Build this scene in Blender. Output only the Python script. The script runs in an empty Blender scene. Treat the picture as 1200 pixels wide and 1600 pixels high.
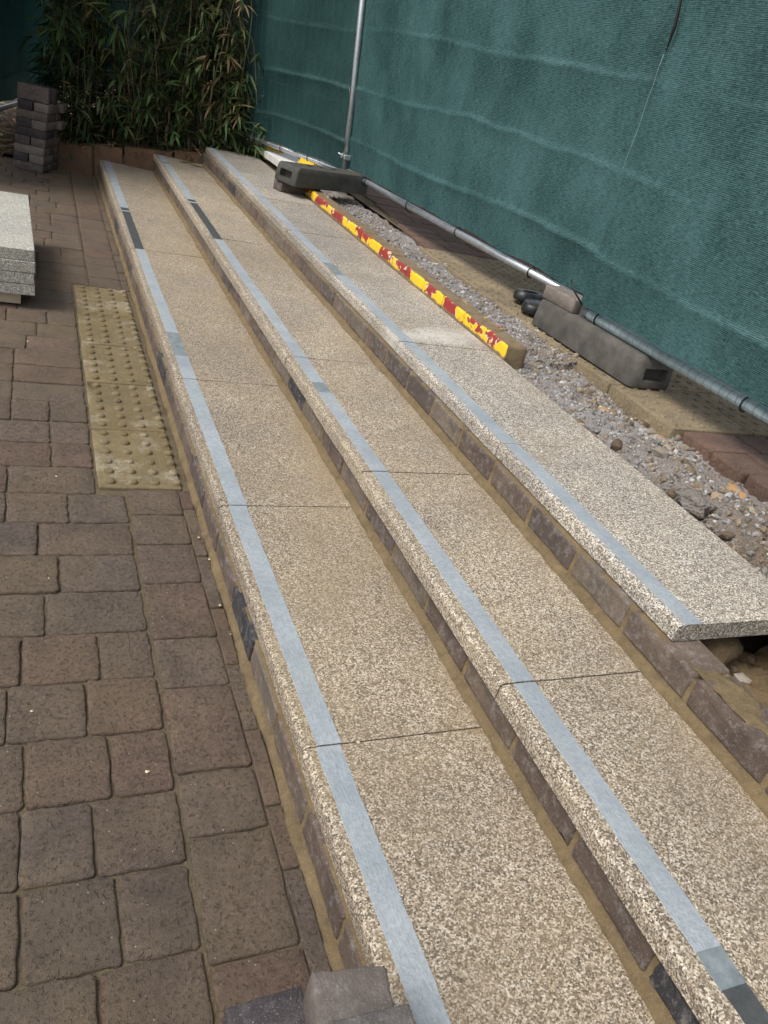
import bpy, bmesh, math, random
from mathutils import Vector, Matrix, noise
R = math.radians
sc = bpy.context.scene
col = sc.collection

# ------------------------------------------------------------------ camera
cam_d = bpy.data.cameras.new('camera'); cam = bpy.data.objects.new('camera', cam_d); col.objects.link(cam)
PIT, ROLL, YAW, CH = 0.500213, 0.255235, 0.482872, 1.26227
fw = Vector((math.sin(YAW)*math.cos(PIT), math.cos(YAW)*math.cos(PIT), -math.sin(PIT)))
r0 = Vector((math.cos(YAW), -math.sin(YAW), 0)); u0 = r0.cross(fw)
rr = r0*math.cos(ROLL)+u0*math.sin(ROLL); uu = -r0*math.sin(ROLL)+u0*math.cos(ROLL)
M = Matrix((rr, uu, -fw)).transposed().to_4x4(); M.translation = (0, 0, CH)
cam.matrix_world = M
cam_d.sensor_fit = 'VERTICAL'; cam_d.sensor_height = 32; cam_d.lens = 1235.59/1600*32
cam_d.clip_start = .02; cam_d.clip_end = 2000
sc.camera = cam

# ------------------------------------------------------------------ world, sun, exposure
SUN_EL, SUN_AZ = R(56), R(-100)          # azimuth from +Y towards +X: light comes from the left of the steps
w = bpy.data.worlds.new('World'); sc.world = w; w.use_nodes = True
nt = w.node_tree; bg = nt.nodes['Background']
sky = nt.nodes.new('ShaderNodeTexSky'); sky.sky_type = 'NISHITA'; sky.sun_disc = False
sky.sun_elevation = SUN_EL; sky.sun_rotation = SUN_AZ
sky.air_density = 1.0; sky.dust_density = 4.0; sky.ozone_density = 1.0
hs = nt.nodes.new('ShaderNodeHueSaturation'); hs.inputs['Saturation'].default_value = .35
nt.links.new(sky.outputs[0], hs.inputs['Color']); nt.links.new(hs.outputs[0], bg.inputs[0])
bg.inputs[1].default_value = .12
sd = bpy.data.lights.new('sun', 'SUN'); sd.energy = 1.5; sd.angle = R(24); sd.color = (1, .96, .9)
so = bpy.data.objects.new('sun', sd); col.objects.link(so)
sdir = Vector((math.sin(SUN_AZ)*math.cos(SUN_EL), math.cos(SUN_AZ)*math.cos(SUN_EL), math.sin(SUN_EL)))
so.rotation_euler = sdir.to_track_quat('Z', 'Y').to_euler(); so.location = sdir*20
vs = sc.view_settings; vs.view_transform = 'Standard'; vs.look = 'None'; vs.exposure = .57; vs.gamma = 1
vs.use_curve_mapping = False

# ------------------------------------------------------------------ helpers
def link(o, parent=None):
    col.objects.link(o)
    if parent: o.parent = parent
    return o
def tag(o, label=None, cat=None, group=None, kind=None):
    if label: o['label'] = label
    if cat: o['category'] = cat
    if group: o['group'] = group
    if kind: o['kind'] = kind
    return o
def mk(name, v, f, mat=None, smooth=False):
    m = bpy.data.meshes.new(name); m.from_pydata(v, [], f); m.update()
    if mat: m.materials.append(mat)
    if smooth: m.polygons.foreach_set('use_smooth', [True]*len(m.polygons))
    return m
def mo(name, v, f, mat, parent=None, smooth=False, loc=None):
    o = bpy.data.objects.new(name, mk(name, v, f, mat, smooth)); link(o, parent)
    if loc: o.location = loc
    return o
def inst(name, mesh, parent=None, loc=(0,0,0), rot=(0,0,0), scale=(1,1,1)):
    o = bpy.data.objects.new(name, mesh); link(o, parent)
    o.location = loc; o.rotation_euler = rot; o.scale = scale
    return o
def empty(name, loc=(0,0,0), rz=0):
    o = bpy.data.objects.new(name, None); link(o); o.location = loc; o.rotation_euler = (0,0,rz); o.empty_display_size = .1
    return o
class MB:
    def __init__(s): s.v = []; s.f = []
    def add(s, v, f):
        n = len(s.v); s.v += [tuple(p) for p in v]; s.f += [tuple(i+n for i in q) for q in f]
    def box(s, x0, x1, y0, y1, z0, z1):
        s.add([(x0,y0,z0),(x1,y0,z0),(x1,y1,z0),(x0,y1,z0),(x0,y0,z1),(x1,y0,z1),(x1,y1,z1),(x0,y1,z1)],
              [(3,2,1,0),(4,5,6,7),(0,1,5,4),(1,2,6,5),(2,3,7,6),(3,0,4,7)])
    def tube(s, pts, rad, n=8, cap=True):
        pts = [Vector(p) for p in pts]; rings = []
        rads = rad if isinstance(rad, (list, tuple)) else [rad]*len(pts)
        up = Vector((.31, .17, .93))
        for i, p in enumerate(pts):
            t = (pts[min(i+1, len(pts)-1)]-pts[max(i-1, 0)]).normalized()
            a = t.cross(up)
            if a.length < .05: a = t.cross(Vector((1,0,0)))
            a.normalize(); b = t.cross(a)
            rings.append([p+(a*math.cos(2*math.pi*k/n)+b*math.sin(2*math.pi*k/n))*rads[i] for k in range(n)])
        v = [q for r in rings for q in r]; f = []
        for i in range(len(pts)-1):
            for k in range(n):
                f.append((i*n+k, i*n+(k+1)%n, (i+1)*n+(k+1)%n, (i+1)*n+k))
        if cap: f.append(tuple(range(n))[::-1]); f.append(tuple((len(pts)-1)*n+k for k in range(n)))
        s.add(v, f)
    def build(s, name, mat, parent=None, smooth=False, loc=None): return mo(name, s.v, s.f, mat, parent, smooth, loc)
def n3(p, sc_=1.0, seed=0): return noise.noise(Vector((p[0]*sc_+seed*7.3, p[1]*sc_+seed*3.1, p[2]*sc_-seed*5.7)))
def lerp(a, b, t): return a+(b-a)*t

# stone/brick block: origin at the centre of its top, rounded worn outline, bevelled arris
def block(name, lx, ly, lz, bev, cor, jit, seed, mat, top_jit=.0012, per=5, bottom=False, zoff=0, bev_bot=0):
    rnd = random.Random(seed); out = []; hx, hy = lx/2, ly/2
    cs = [(hx-cor, hy-cor, 0), (-hx+cor, hy-cor, 90), (-hx+cor, -hy+cor, 180), (hx-cor, -hy+cor, 270)]
    for k, (cx, cy, a0) in enumerate(cs):
        for a in (0, 30, 60, 90):
            out.append((cx+cor*math.cos(R(a0+a)), cy+cor*math.sin(R(a0+a)), math.cos(R(a0+a)), math.sin(R(a0+a))))
        nx, ny, na = cs[(k+1)%4]
        p0 = (out[-1][0], out[-1][1]); a = a0+90
        p1 = (nx+cor*math.cos(R(na)), ny+cor*math.sin(R(na)))
        for j in range(1, per): t = j/per; out.append((lerp(p0[0],p1[0],t), lerp(p0[1],p1[1],t), math.cos(R(a)), math.sin(R(a))))
    J = [n3((x, y, seed*1.7), 28, seed)*jit*1.2+rnd.uniform(-.5,.5)*jit for x, y, _, _ in out]
    J2 = [rnd.uniform(-.6,.6) for _ in out]
    n = len(out); v = []; f = []
    levels = [(-lz, -bev_bot)] + ([(-lz+bev_bot, 0)] if bev_bot else []) + [(-bev*1.1, 0), (-bev*.35, -bev*.3), (0, -bev)]
    for li, (z, off) in enumerate(levels):
        for i, (x, y, a, b) in enumerate(out):
            e = off+J[i]*(1.0 if li < len(levels)-1 else 1.3)
            if li == len(levels)-1: e += J2[i]*jit*.6
            v.append((x+a*e, y+b*e, z+zoff+(J2[(i*3)%n]*bev*.15 if li >= len(levels)-2 else 0)))
    for s_ in (.72, .38):
        for i, (x, y, a, b) in enumerate(out):
            v.append((x*s_, y*s_, zoff+n3((x*s_, y*s_, 0), 22, seed)*top_jit*1.6))
    v.append((0, 0, zoff)); L = len(levels)+2
    for l in range(L-1):
        for i in range(n): f.append((l*n+i, l*n+(i+1)%n, (l+1)*n+(i+1)%n, (l+1)*n+i))
    for i in range(n): f.append(((L-1)*n+i, (L-1)*n+(i+1)%n, len(v)-1))
    if bottom: f.append(tuple(range(n))[::-1])
    return mk(name, v, f, mat, True)

# ------------------------------------------------------------------ materials
class N:
    def __init__(s, name):
        s.m = bpy.data.materials.new(name); s.m.use_nodes = True; s.t = s.m.node_tree
        s.b = s.t.nodes['Principled BSDF']; s.out = s.t.nodes['Material Output']
    def n(s, typ, **k):
        o = s.t.nodes.new(typ)
        for a, b in k.items(): setattr(o, a, b)
        return o
    def l(s, a, b): s.t.links.new(a, b)
    def pos(s):
        if not hasattr(s, '_p'): s._p = s.n('ShaderNodeNewGeometry').outputs['Position']
        return s._p
    def obj(s):
        # object coordinates shifted per object so alike pieces differ
        if not hasattr(s, '_o'):
            tc = s.n('ShaderNodeTexCoord'); oi = s.n('ShaderNodeObjectInfo'); c = s.n('ShaderNodeVectorMath', operation='MULTIPLY_ADD')
            cm = s.n('ShaderNodeCombineXYZ')
            for i in range(3): s.l(oi.outputs['Random'], cm.inputs[i])
            s.l(cm.outputs[0], c.inputs[0]); c.inputs[1].default_value = (37, 53, 71); s.l(tc.outputs['Object'], c.inputs[2])
            s._o = c.outputs[0]; s._r = oi.outputs['Random']
        return s._o
    def noise(s, vec, scale, detail=4, rough=.6, w=None):
        o = s.n('ShaderNodeTexNoise'); o.inputs['Scale'].default_value = scale; o.inputs['Detail'].default_value = detail
        o.inputs['Roughness'].default_value = rough; s.l(vec, o.inputs['Vector']); return o.outputs['Fac']
    def vor(s, vec, scale, out='Color', rnd=1):
        o = s.n('ShaderNodeTexVoronoi'); o.inputs['Scale'].default_value = scale; o.inputs['Randomness'].default_value = rnd
        s.l(vec, o.inputs['Vector']); return o.outputs[out]
    def ramp(s, fac, stops, interp='LINEAR'):
        o = s.n('ShaderNodeValToRGB'); o.color_ramp.interpolation = interp; e = o.color_ramp.elements
        while len(e) < len(stops): e.new(.5)
        for i, (p, c) in enumerate(stops):
            e[i].position = p
            if not hasattr(c, '__len__'): c = (c, c, c)
            e[i].color = (*c[:3], 1)
        s.l(fac, o.inputs[0]); return o.outputs[0]
    def mix(s, fac, a, b, mode='MIX'):
        o = s.n('ShaderNodeMix', data_type='RGBA', blend_type=mode)
        for sock, val in ((o.inputs[0], fac), (o.inputs[6], a), (o.inputs[7], b)):
            if hasattr(val, 'links') or hasattr(val, 'is_linked'): s.l(val, sock)
            elif hasattr(val, '__len__'): sock.default_value = (*val[:3], 1)
            else: sock.default_value = val
        return o.outputs[2]
    def math(s, op, a, b=0.0, clamp=False):
        o = s.n('ShaderNodeMath', operation=op, use_clamp=clamp)
        for i, val in enumerate((a, b)):
            if hasattr(val, 'is_linked'): s.l(val, o.inputs[i])
            else: o.inputs[i].default_value = val
        return o.outputs[0]
    def vmul(s, vec, k):
        o = s.n('ShaderNodeVectorMath', operation='MULTIPLY'); s.l(vec, o.inputs[0]); o.inputs[1].default_value = k; return o.outputs[0]
    def sep(s, vec):
        o = s.n('ShaderNodeSeparateXYZ'); s.l(vec, o.inputs[0]); return o.outputs
    def bump(s, h, strength=.5, dist=.002, prev=None):
        o = s.n('ShaderNodeBump'); o.inputs['Strength'].default_value = strength; o.inputs['Distance'].default_value = dist
        s.l(h, o.inputs['Height'])
        if prev: s.l(prev, o.inputs['Normal'])
        return o.outputs[0]
    def done(s, colr, rough=.8, normal=None, metal=0, spec=.4):
        if hasattr(colr, 'is_linked'): s.l(colr, s.b.inputs['Base Color'])
        else: s.b.inputs['Base Color'].default_value = (*colr, 1)
        if hasattr(rough, 'is_linked'): s.l(rough, s.b.inputs['Roughness'])
        else: s.b.inputs['Roughness'].default_value = rough
        s.b.inputs['Metallic'].default_value = metal; s.b.inputs['Specular IOR Level'].default_value = spec
        if normal is not None: s.l(normal, s.b.inputs['Normal'])
        return s.m

def granite_mat(name, sand=.5, cool=0.0, tint=(1.0,.955,.90), smear=False):
    k = N(name); p = k.pos()
    wob = k.n('ShaderNodeTexNoise'); wob.inputs['Scale'].default_value = 380; wob.inputs['Detail'].default_value = 1; k.l(p, wob.inputs['Vector'])
    wv = k.n('ShaderNodeVectorMath', operation='MULTIPLY_ADD'); k.l(wob.outputs['Color'], wv.inputs[0]); wv.inputs[1].default_value = (.003,)*3; k.l(p, wv.inputs[2])
    c1 = k.sep(k.vor(wv.outputs[0], 350))
    g = k.ramp(c1[0], [(0, (.06,.054,.047)), (.12, (.14,.118,.094)), (.27, (.25,.212,.165)), (.44, (.40,.34,.265)), (.62, (.58,.51,.41)), (.78, (.76,.70,.59)), (.92, (.95,.92,.84))], 'CONSTANT')
    c2 = k.sep(k.vor(wv.outputs[0], 560))
    g = k.mix(.16, g, k.ramp(c2[0], [(0, (.07,.06,.05)), (.3, (.34,.285,.22)), (.65, (.52,.455,.36)), (.9, (.80,.75,.66))], 'CONSTANT'))
    g = k.mix(1, g, tint, 'MULTIPLY')
    # weathered tone drift over the slab
    d = k.noise(p, 2.6, 5, .6)
    g = k.mix(1, g, k.ramp(d, [(.3, (.76,.76,.79)), (.7, (1.14,1.12,1.07))]), 'MULTIPLY')
    oi = k.n('ShaderNodeObjectInfo'); g = k.mix(1, g, k.ramp(oi.outputs['Random'], [(0,(.86,.85,.84)),(1,(1.1,1.1,1.09))]), 'MULTIPLY')
    damp = k.ramp(k.noise(p, 1.7, 7, .68), [(.54, 0), (.64, 1)]); g = k.mix(k.math('MULTIPLY', damp, .38 if sand > .1 else 0), g, (.24,.19,.13))
    if cool: g = k.mix(cool, g, (.50,.54,.57))
    # ochre pointing sand trodden over the tread, heaviest toward the back of the slab
    gx = k.sep(k.n('ShaderNodeTexCoord').outputs['Generated'])[0]
    s1 = k.noise(p, 3.2, 6, .65); s2 = k.noise(p, 60, 3, .7)
    back = k.ramp(gx, [(0, .12), (.02, .15), (.035, .6), (.3, .42), (.70, .5), (.86, .75), (.93, 1.3)])
    fac = k.math('MULTIPLY', k.ramp(s1, [(.33, .08), (.62, 1)]), back)
    fac = k.math('MULTIPLY', fac, k.ramp(s2, [(.3, .45), (.6, 1)]))
    fac = k.math('MULTIPLY', fac, sand, True)
    g = k.mix(fac, g, (.29,.222,.13))
    if smear:
        # cement wash dragged across one joint
        q = k.sep(p); dd = k.math('ABSOLUTE', k.math('SUBTRACT', k.math('SUBTRACT', q[1], 2.70), k.math('MULTIPLY', k.math('SUBTRACT', q[0], 1.35), .25)))
        dd = k.math('ADD', dd, k.math('MULTIPLY', k.math('SUBTRACT', k.noise(p, 9, 5, .7), .5), .22))
        g = k.mix(k.math('MULTIPLY', k.ramp(dd, [(.02, .75), (.11, 0)]), k.ramp(k.noise(k.vmul(p, (3, 14, 3)), 3, 5, .7), [(.3, .2), (.65, 1)])), g, (.62,.60,.55))
    h = k.math('ADD', c1[1], k.math('MULTIPLY', k.noise(p, 900, 2), .8))
    return k.done(g, k.ramp(c1[2], [(0,.55),(1,.8)]), k.bump(h, .35, .0012), spec=.35)
M_granite = granite_mat('granite_sandy', .95, 0, (.80,.775,.75))
M_granite_mid = granite_mat('granite_dusty', .7, 0, (.79,.77,.75))
M_granite_top = granite_mat('granite_clean', .16, 0, (.86,.89,.95), True)
M_granite_new = granite_mat('granite_new', .02, .22, (.92,.98,1.0))

def mortar_mat(name, a=(.235,.172,.092), b=(.140,.100,.054), wet=.0):
    k = N(name); p = k.pos()
    c = k.mix(k.ramp(k.noise(p, 14, 6, .7), [(.3,0),(.7,1)]), a, b)
    c = k.mix(k.ramp(k.noise(p, 300, 3, .7), [(.52,0),(.75,.55)]), c, (.36,.31,.21))
    c = k.mix(k.ramp(k.noise(p, 45, 4, .7), [(.5,0),(.7,.6)]), c, (.10,.08,.05))
    h = k.math('ADD', k.noise(p, 60, 5, .7), k.math('MULTIPLY', k.noise(p, 700, 2), .5))
    return k.done(c, .85, k.bump(h, .9, .006), spec=.25)
M_mortar = mortar_mat('ochre_mortar')
M_sand = mortar_mat('joint_sand', (.165,.128,.078), (.08,.063,.042))
M_earth = mortar_mat('dug_earth', (.20,.135,.07), (.09,.06,.035))

def brick_mat(name, cols, haze=.4, hazec=(.42,.38,.38), pit=.5, cell=.35):
    k = N(name); o = k.obj()
    base = k.ramp(k._r, cols, 'CONSTANT')
    c = k.mix(1, base, k.ramp(k.noise(o, 9, 6, .65), [(.25, (.6,.6,.62)), (.75, (1.35,1.3,1.25))]), 'MULTIPLY')
    c = k.mix(k.ramp(k.noise(o, 40, 8, .82), [(.5, 0), (.66, haze)]), c, hazec)
    c = k.mix(k.ramp(k.noise(o, 420, 2, .7), [(.62, 0), (.75, .6)]), c, (.5,.45,.4))
    h = k.math('ADD', k.noise(o, 50, 6, .7), k.math('MULTIPLY', k.vor(o, 240, 'Distance'), cell))
    h = k.math('ADD', h, k.math('MULTIPLY', k.noise(o, 190, 5, .75), .9))
    return k.done(c, .82, k.bump(h, pit, .004), spec=.3)
M_riser = brick_mat('riser_brick_clay', [(0,(.105,.078,.063)),(.2,(.125,.095,.075)),(.4,(.145,.118,.093)),(.58,(.088,.071,.062)),(.74,(.036,.037,.042)),(.86,(.115,.090,.076))], .5, (.36,.335,.315), .8)
M_loose = brick_mat('loose_brick_clay', [(0,(.14,.115,.105)),(.25,(.20,.175,.155)),(.5,(.10,.085,.08)),(.75,(.16,.125,.11))], .45, (.38,.34,.32))
M_palebrick = brick_mat('pale_brick_clay', [(0,(.125,.116,.112)),(.5,(.15,.13,.118))], .6, (.27,.255,.25), .8, .1)
M_dkbrick = brick_mat('dark_brick_clay', [(0,(.055,.048,.052)),(.5,(.065,.055,.06))], .3, (.25,.23,.23))

def paver_mat(name, cols, sandc=(.165,.125,.075), sand=.5, worn=0):
    k = N(name); o = k.obj(); p = k.pos()
    c = k.ramp(k._r, cols, 'CONSTANT')
    c = k.mix(1, c, k.ramp(k.noise(o, 7, 6, .7), [(.25, (.62,.64,.68)), (.75, (1.38,1.33,1.28))]), 'MULTIPLY')
    c = k.mix(1, c, k.ramp(k.noise(o, 95, 5, .75), [(.3, (.62,.62,.63)), (.7, (1.34,1.32,1.3))]), 'MULTIPLY')
    c = k.mix(k.math('MULTIPLY', k.ramp(k.noise(p, 2.2, 6, .7), [(.4, 0), (.75, 1)]), sand, True), c, sandc)
    if worn: c = k.mix(k.math('MULTIPLY', k.ramp(k.noise(p, 5, 4, .6), [(.52,0),(.66,1)]), k.ramp(k.noise(p, 70, 4, .7), [(.4,.15),(.6,worn)])), c, (.42,.38,.30))
    v = k.n('ShaderNodeTexVoronoi'); v.inputs['Scale'].default_value = 120; k.l(o, v.inputs['Vector'])
    spk = k.math('MULTIPLY', k.ramp(k.sep(v.outputs['Color'])[0], [(.955, 0), (.96, 1)]), k.ramp(v.outputs['Distance'], [(.10, 1), (.2, 0)]))
    c = k.mix(k.math('MULTIPLY', spk, .85), c, (.50,.44,.36))
    pits = k.ramp(k.noise(o, 130, 4, .6), [(.28, 0), (.44, 1)])
    h = k.math('ADD', k.math('MULTIPLY', pits, .9), k.math('MULTIPLY', k.noise(o, 420, 4, .7), .9))
    h = k.math('ADD', h, k.math('MULTIPLY', k.noise(o, 38, 4, .6), 1.2))
    nb = k.bump(h, .45 if worn else 1.0, .005)
    return k.done(c, .8, nb, spec=.32)
M_paver = paver_mat('paver_clay', [(0,(.128,.098,.077)),(.22,(.133,.096,.075)),(.42,(.129,.101,.080)),(.6,(.133,.093,.073)),(.78,(.119,.096,.080)),(.9,(.131,.102,.078))], sand=.85)
M_paver_red = paver_mat('paver_red', [(0,(.13,.082,.062)),(.4,(.155,.098,.074)),(.75,(.115,.075,.058))], sand=.2, sandc=(.22,.17,.11))
M_tactile = paver_mat('tactile_concrete', [(0,(.18,.147,.082)),(.3,(.205,.172,.108)),(.6,(.165,.134,.075))], (.155,.115,.052), .9, .8)
M_tactile_up = paver_mat('tactile_buff', [(0,(.30,.245,.155)),(.4,(.27,.22,.14))], (.19,.15,.09), .5)
M_wallblock = paver_mat('wall_stone', [(0,(.20,.118,.07)),(.5,(.17,.10,.06))], (.13,.10,.07), .5)

def strip_mat():
    k = N('blue_film'); p = k.pos()
    c = k.mix(k.ramp(k.noise(p, 6, 6, .7), [(.3,0),(.7,1)]), (.26,.295,.325), (.42,.455,.48))
    c = k.mix(k.ramp(k.noise(p, 90, 6, .8), [(.40,0),(.68,.75)]), c, (.20,.24,.27))
    c = k.mix(k.ramp(k.noise(p, 4.1, 5, .7), [(.58,0),(.78,.5)]), c, (.42,.40,.33))
    mp = k.vmul(p, (60, 9, 60))
    h = k.math('ADD', k.noise(mp, 4, 5, .7), k.noise(p, 160, 3))
    return k.done(c, .62, k.bump(h, .9, .002), spec=.4)
M_film = strip_mat()
def dark_strip():
    k = N('dark_strip'); p = k.pos()
    c = k.mix(k.ramp(k.noise(p, 40, 6, .75), [(.4,0),(.8,.5)]), (.045,.05,.052), (.13,.14,.145))
    return k.done(c, .7, k.bump(k.noise(p, 500, 2), .4, .001))
M_dark = dark_strip()
def grey_film():
    k = N('scuffed_film'); p = k.pos()
    c = k.mix(k.ramp(k.noise(p, 30, 6, .75), [(.3,0),(.7,1)]), (.11,.135,.145), (.25,.29,.31))
    return k.done(c, .6, k.bump(k.noise(p, 300, 2), .4, .001))
M_scuff = grey_film()

def kerb_mat():
    k = N('kerb_paint'); p = k.pos(); s = k.sep(p)
    conc = k.mix(k.ramp(k.noise(p, 25, 6, .7), [(.3,0),(.7,1)]), (.15,.105,.06), (.25,.19,.12))
    edge = k.math('MULTIPLY', k.noise(p, 70, 4, .7), .05)
    y = k.math('ADD', s[1], edge)
    n1 = k.n('ShaderNodeTexNoise'); n1.noise_dimensions = '3D'
    n1.inputs['Scale'].default_value = 7.5; n1.inputs['Detail'].default_value = 5; n1.inputs['Roughness'].default_value = .62
    k.l(k.vmul(p, (.4, 1, 1.1)), n1.inputs['Vector'])
    red = k.mix(k.noise(p, 60, 4), (.22,.022,.022), (.33,.045,.035))
    yel = k.mix(k.noise(p, 90, 4), (.72,.42,.012), (.85,.56,.03))
    isy = k.ramp(n1.outputs['Fac'], [(.475, 0), (.482, 1)])
    rim = k.ramp(n1.outputs['Fac'], [(.455, 0), (.458, 1), (.476, 1), (.478, 0)])
    paint = k.mix(isy, red, yel)
    paint = k.mix(k.math('MULTIPLY', rim, k.ramp(k.noise(p, 22, 2), [(.5,0),(.56,.9)])), paint, (.72,.68,.6))
    # paint only covers the face that looks on to the steps, worn off at the foot and over the top
    nx = k.sep(k.n('ShaderNodeNewGeometry').outputs['Normal'])[0]
    face = k.ramp(k.math('ADD', k.math('MULTIPLY', nx, -1), k.math('MULTIPLY', k.math('SUBTRACT', k.noise(p, 55, 5, .7), .5), .7)), [(.28, 0), (.34, 1)])
    foot = k.ramp(k.math('ADD', s[2], k.math('MULTIPLY', k.noise(p, 30, 4, .7), .03)), [(.424, 0), (.428, 1)])
    f = k.math('MULTIPLY', face, foot)
    c = k.mix(f, conc, paint)
    h = k.math('ADD', k.noise(p, 120, 5, .7), k.math('MULTIPLY', isy, .5))
    return k.done(c, .65, k.bump(h, .5, .003), spec=.35)
M_kerb = kerb_mat()

def fabric_mat(name, a, b, trans=.25):
    k = N(name); tc = k.n('ShaderNodeTexCoord').outputs['UV']; p = k.pos()
    st1 = k.noise(k.vmul(tc, (32, 240, 1)), 1, 4, .85)
    st2 = k.noise(k.vmul(tc, (170, 22, 1)), 1, 3, .7)
    bl = k.noise(k.vmul(tc, (1.6, 1.1, 1)), 1.5, 5, .6)
    wv = k.math('SINE', k.math('MULTIPLY', k.sep(tc)[1], 2*math.pi/.006))
    f = k.math('ADD', k.math('MULTIPLY', st1, .75), k.math('MULTIPLY', st2, .24))
    f = k.math('ADD', f, k.math('MULTIPLY', k.math('SUBTRACT', bl, .5), .36))
    f = k.math('ADD', f, k.math('MULTIPLY', wv, .06))
    c = k.mix(k.ramp(f, [(.40, 0), (.60, 1)]), a, b)  # weave streaks, with a light sheen painted into the colour
    fleck = k.ramp(k.noise(k.vmul(tc, (40, 120, 1)), 1, 2), [(.80, 0), (.84, 1)])
    c = k.mix(k.math('MULTIPLY', fleck, .5), c, (.35,.45,.45))
    nb = k.bump(f, .5, .004)
    k.done(c, .55, nb, spec=.45)
    tr = k.n('ShaderNodeBsdfTranslucent'); k.l(c, tr.inputs[0])
    mx = k.n('ShaderNodeMixShader'); mx.inputs[0].default_value = trans
    k.l(k.b.outputs[0], mx.inputs[1]); k.l(tr.outputs[0], mx.inputs[2]); k.l(mx.outputs[0], k.out.inputs[0])
    return k.m
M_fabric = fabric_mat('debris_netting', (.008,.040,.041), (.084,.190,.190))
M_fabric_shaded = fabric_mat('debris_netting_shaded', (.008,.038,.038), (.040,.110,.106))  # darker copy of the netting, the back corner's shade put into its colour

def simple(name, c1, c2, scale=20, rough=.5, metal=0, bump=.2, dist=.002, spec=.4, objc=False):
    k = N(name); p = k.obj() if objc else k.pos()
    c = k.mix(k.ramp(k.noise(p, scale, 5, .65), [(.3,0),(.7,1)]), c1, c2)
    return k.done(c, rough, k.bump(k.noise(p, scale*8, 4, .65), bump, dist), metal, spec)
M_galv = simple('galvanised_steel', (.38,.41,.43), (.55,.58,.60), 30, .42, .75, .1)
M_sleeve = simple('grey_sleeve', (.20,.26,.28), (.30,.36,.38), 30, .42, .15, .1)
M_wire = simple('dull_wire', (.035,.05,.05), (.06,.08,.08), 30, .6, .3, .1)
M_hem = simple('netting_hem', (.12,.22,.22), (.2,.32,.32), 40, .6)
M_foot = simple('recycled_rubber', (.055,.052,.048), (.125,.115,.10), 14, .78, 0, .5, .003)
M_foot_far = simple('recycled_rubber_far', (.045,.045,.04), (.085,.082,.07), 14, .78, 0, .5, .003)
M_black = simple('black_plastic', (.012,.013,.014), (.022,.023,.024), 40, .38, 0, .15)
M_tie = simple('black_tie', (.01,.01,.01), (.015,.015,.015), 40, .5)
M_yellow = simple('yellow_plastic', (.62,.38,.01), (.75,.5,.03), 12, .5, 0, .2)
M_board = simple('pale_board', (.62,.60,.56), (.78,.76,.72), 8, .7)
M_wood = simple('pale_timber', (.52,.42,.30), (.66,.56,.42), 30, .75)
M_ground = simple('compacted_ground', (.10,.075,.055), (.17,.135,.10), 3, .9, 0, .6, .01)
M_soil = simple('bed_soil', (.035,.025,.018), (.09,.062,.04), 16, .95, 0, .8, .01)
M_cane = simple('bamboo_cane', (.13,.125,.06), (.34,.27,.16), 12, .6, objc=True)

def leaf_mat():
    k = N('bamboo_leaf'); a = k.n('ShaderNodeVertexColor'); a.layer_name = 'tint'
    k.done(a.outputs[0], .55, None, spec=.35)
    tr = k.n('ShaderNodeBsdfTranslucent'); k.l(a.outputs[0], tr.inputs[0])
    mx = k.n('ShaderNodeMixShader'); mx.inputs[0].default_value = .22
    k.l(k.b.outputs[0], mx.inputs[1]); k.l(tr.outputs[0], mx.inputs[2]); k.l(mx.outputs[0], k.out.inputs[0])
    return k.m
M_leaf = leaf_mat()
def rubble_mat():
    k = N('rubble'); p = k.pos()
    c = k.mix(k.ramp(k.noise(p, 9, 6, .7), [(.3,0),(.7,1)]), (.20,.18,.165), (.34,.33,.33))
    c = k.mix(k.ramp(k.noise(p, 2.7, 4, .6), [(.5,0),(.68,.6)]), c, (.20,.14,.09))
    yy = k.math('ADD', k.sep(p)[1], k.math('MULTIPLY', k.noise(p, 4, 4, .6), .9))
    c = k.mix(k.ramp(yy, [(1.75/4, .8), (2.5/4, 0)]) if False else k.math('MULTIPLY', k.math('SUBTRACT', 2.45, yy, True), .9, True), c, (.17,.125,.085))
    c = k.mix(k.ramp(k.noise(p, 140, 3, .7), [(.3,.75),(.5,0)]), c, (.10,.085,.075))
    c = k.mix(k.ramp(k.noise(p, 5.3, 5, .7), [(.66,0),(.70,.85)]), c, (.42,.24,.09))
    h = k.math('ADD', k.noise(p, 70, 6, .75), k.vor(p, 110, 'Distance'))
    return k.done(c, .95, k.bump(h, .9, .008), spec=.2)
M_rubble = rubble_mat()
def stone_mat():
    k = N('rubble_stones'); a = k.n('ShaderNodeVertexColor'); a.layer_name = 'tint'; p = k.pos()
    c = k.mix(1, a.outputs[0], k.ramp(k.noise(p, 160, 4, .7), [(.3,(.65,.65,.65)),(.7,(1.25,1.25,1.25))]), 'MULTIPLY')
    return k.done(c, .92, k.bump(k.noise(p, 300, 4, .7), .6, .002), spec=.2)
M_stone = stone_mat()
def orange_mat():
    k = N('orange_sand'); p = k.pos()
    c = k.mix(k.noise(p, 30, 5), (.33,.185,.075), (.42,.28,.15))
    return k.done(c, .95, k.bump(k.noise(p, 200, 4, .7), .7, .003), spec=.2)
M_orange = orange_mat()

# ------------------------------------------------------------------ heights and setting sheets
Z1, Z2, Z3 = .1333, .2666, .40
ZUP = .40                                   # upper path
TH = .044                                   # slab thickness
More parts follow.
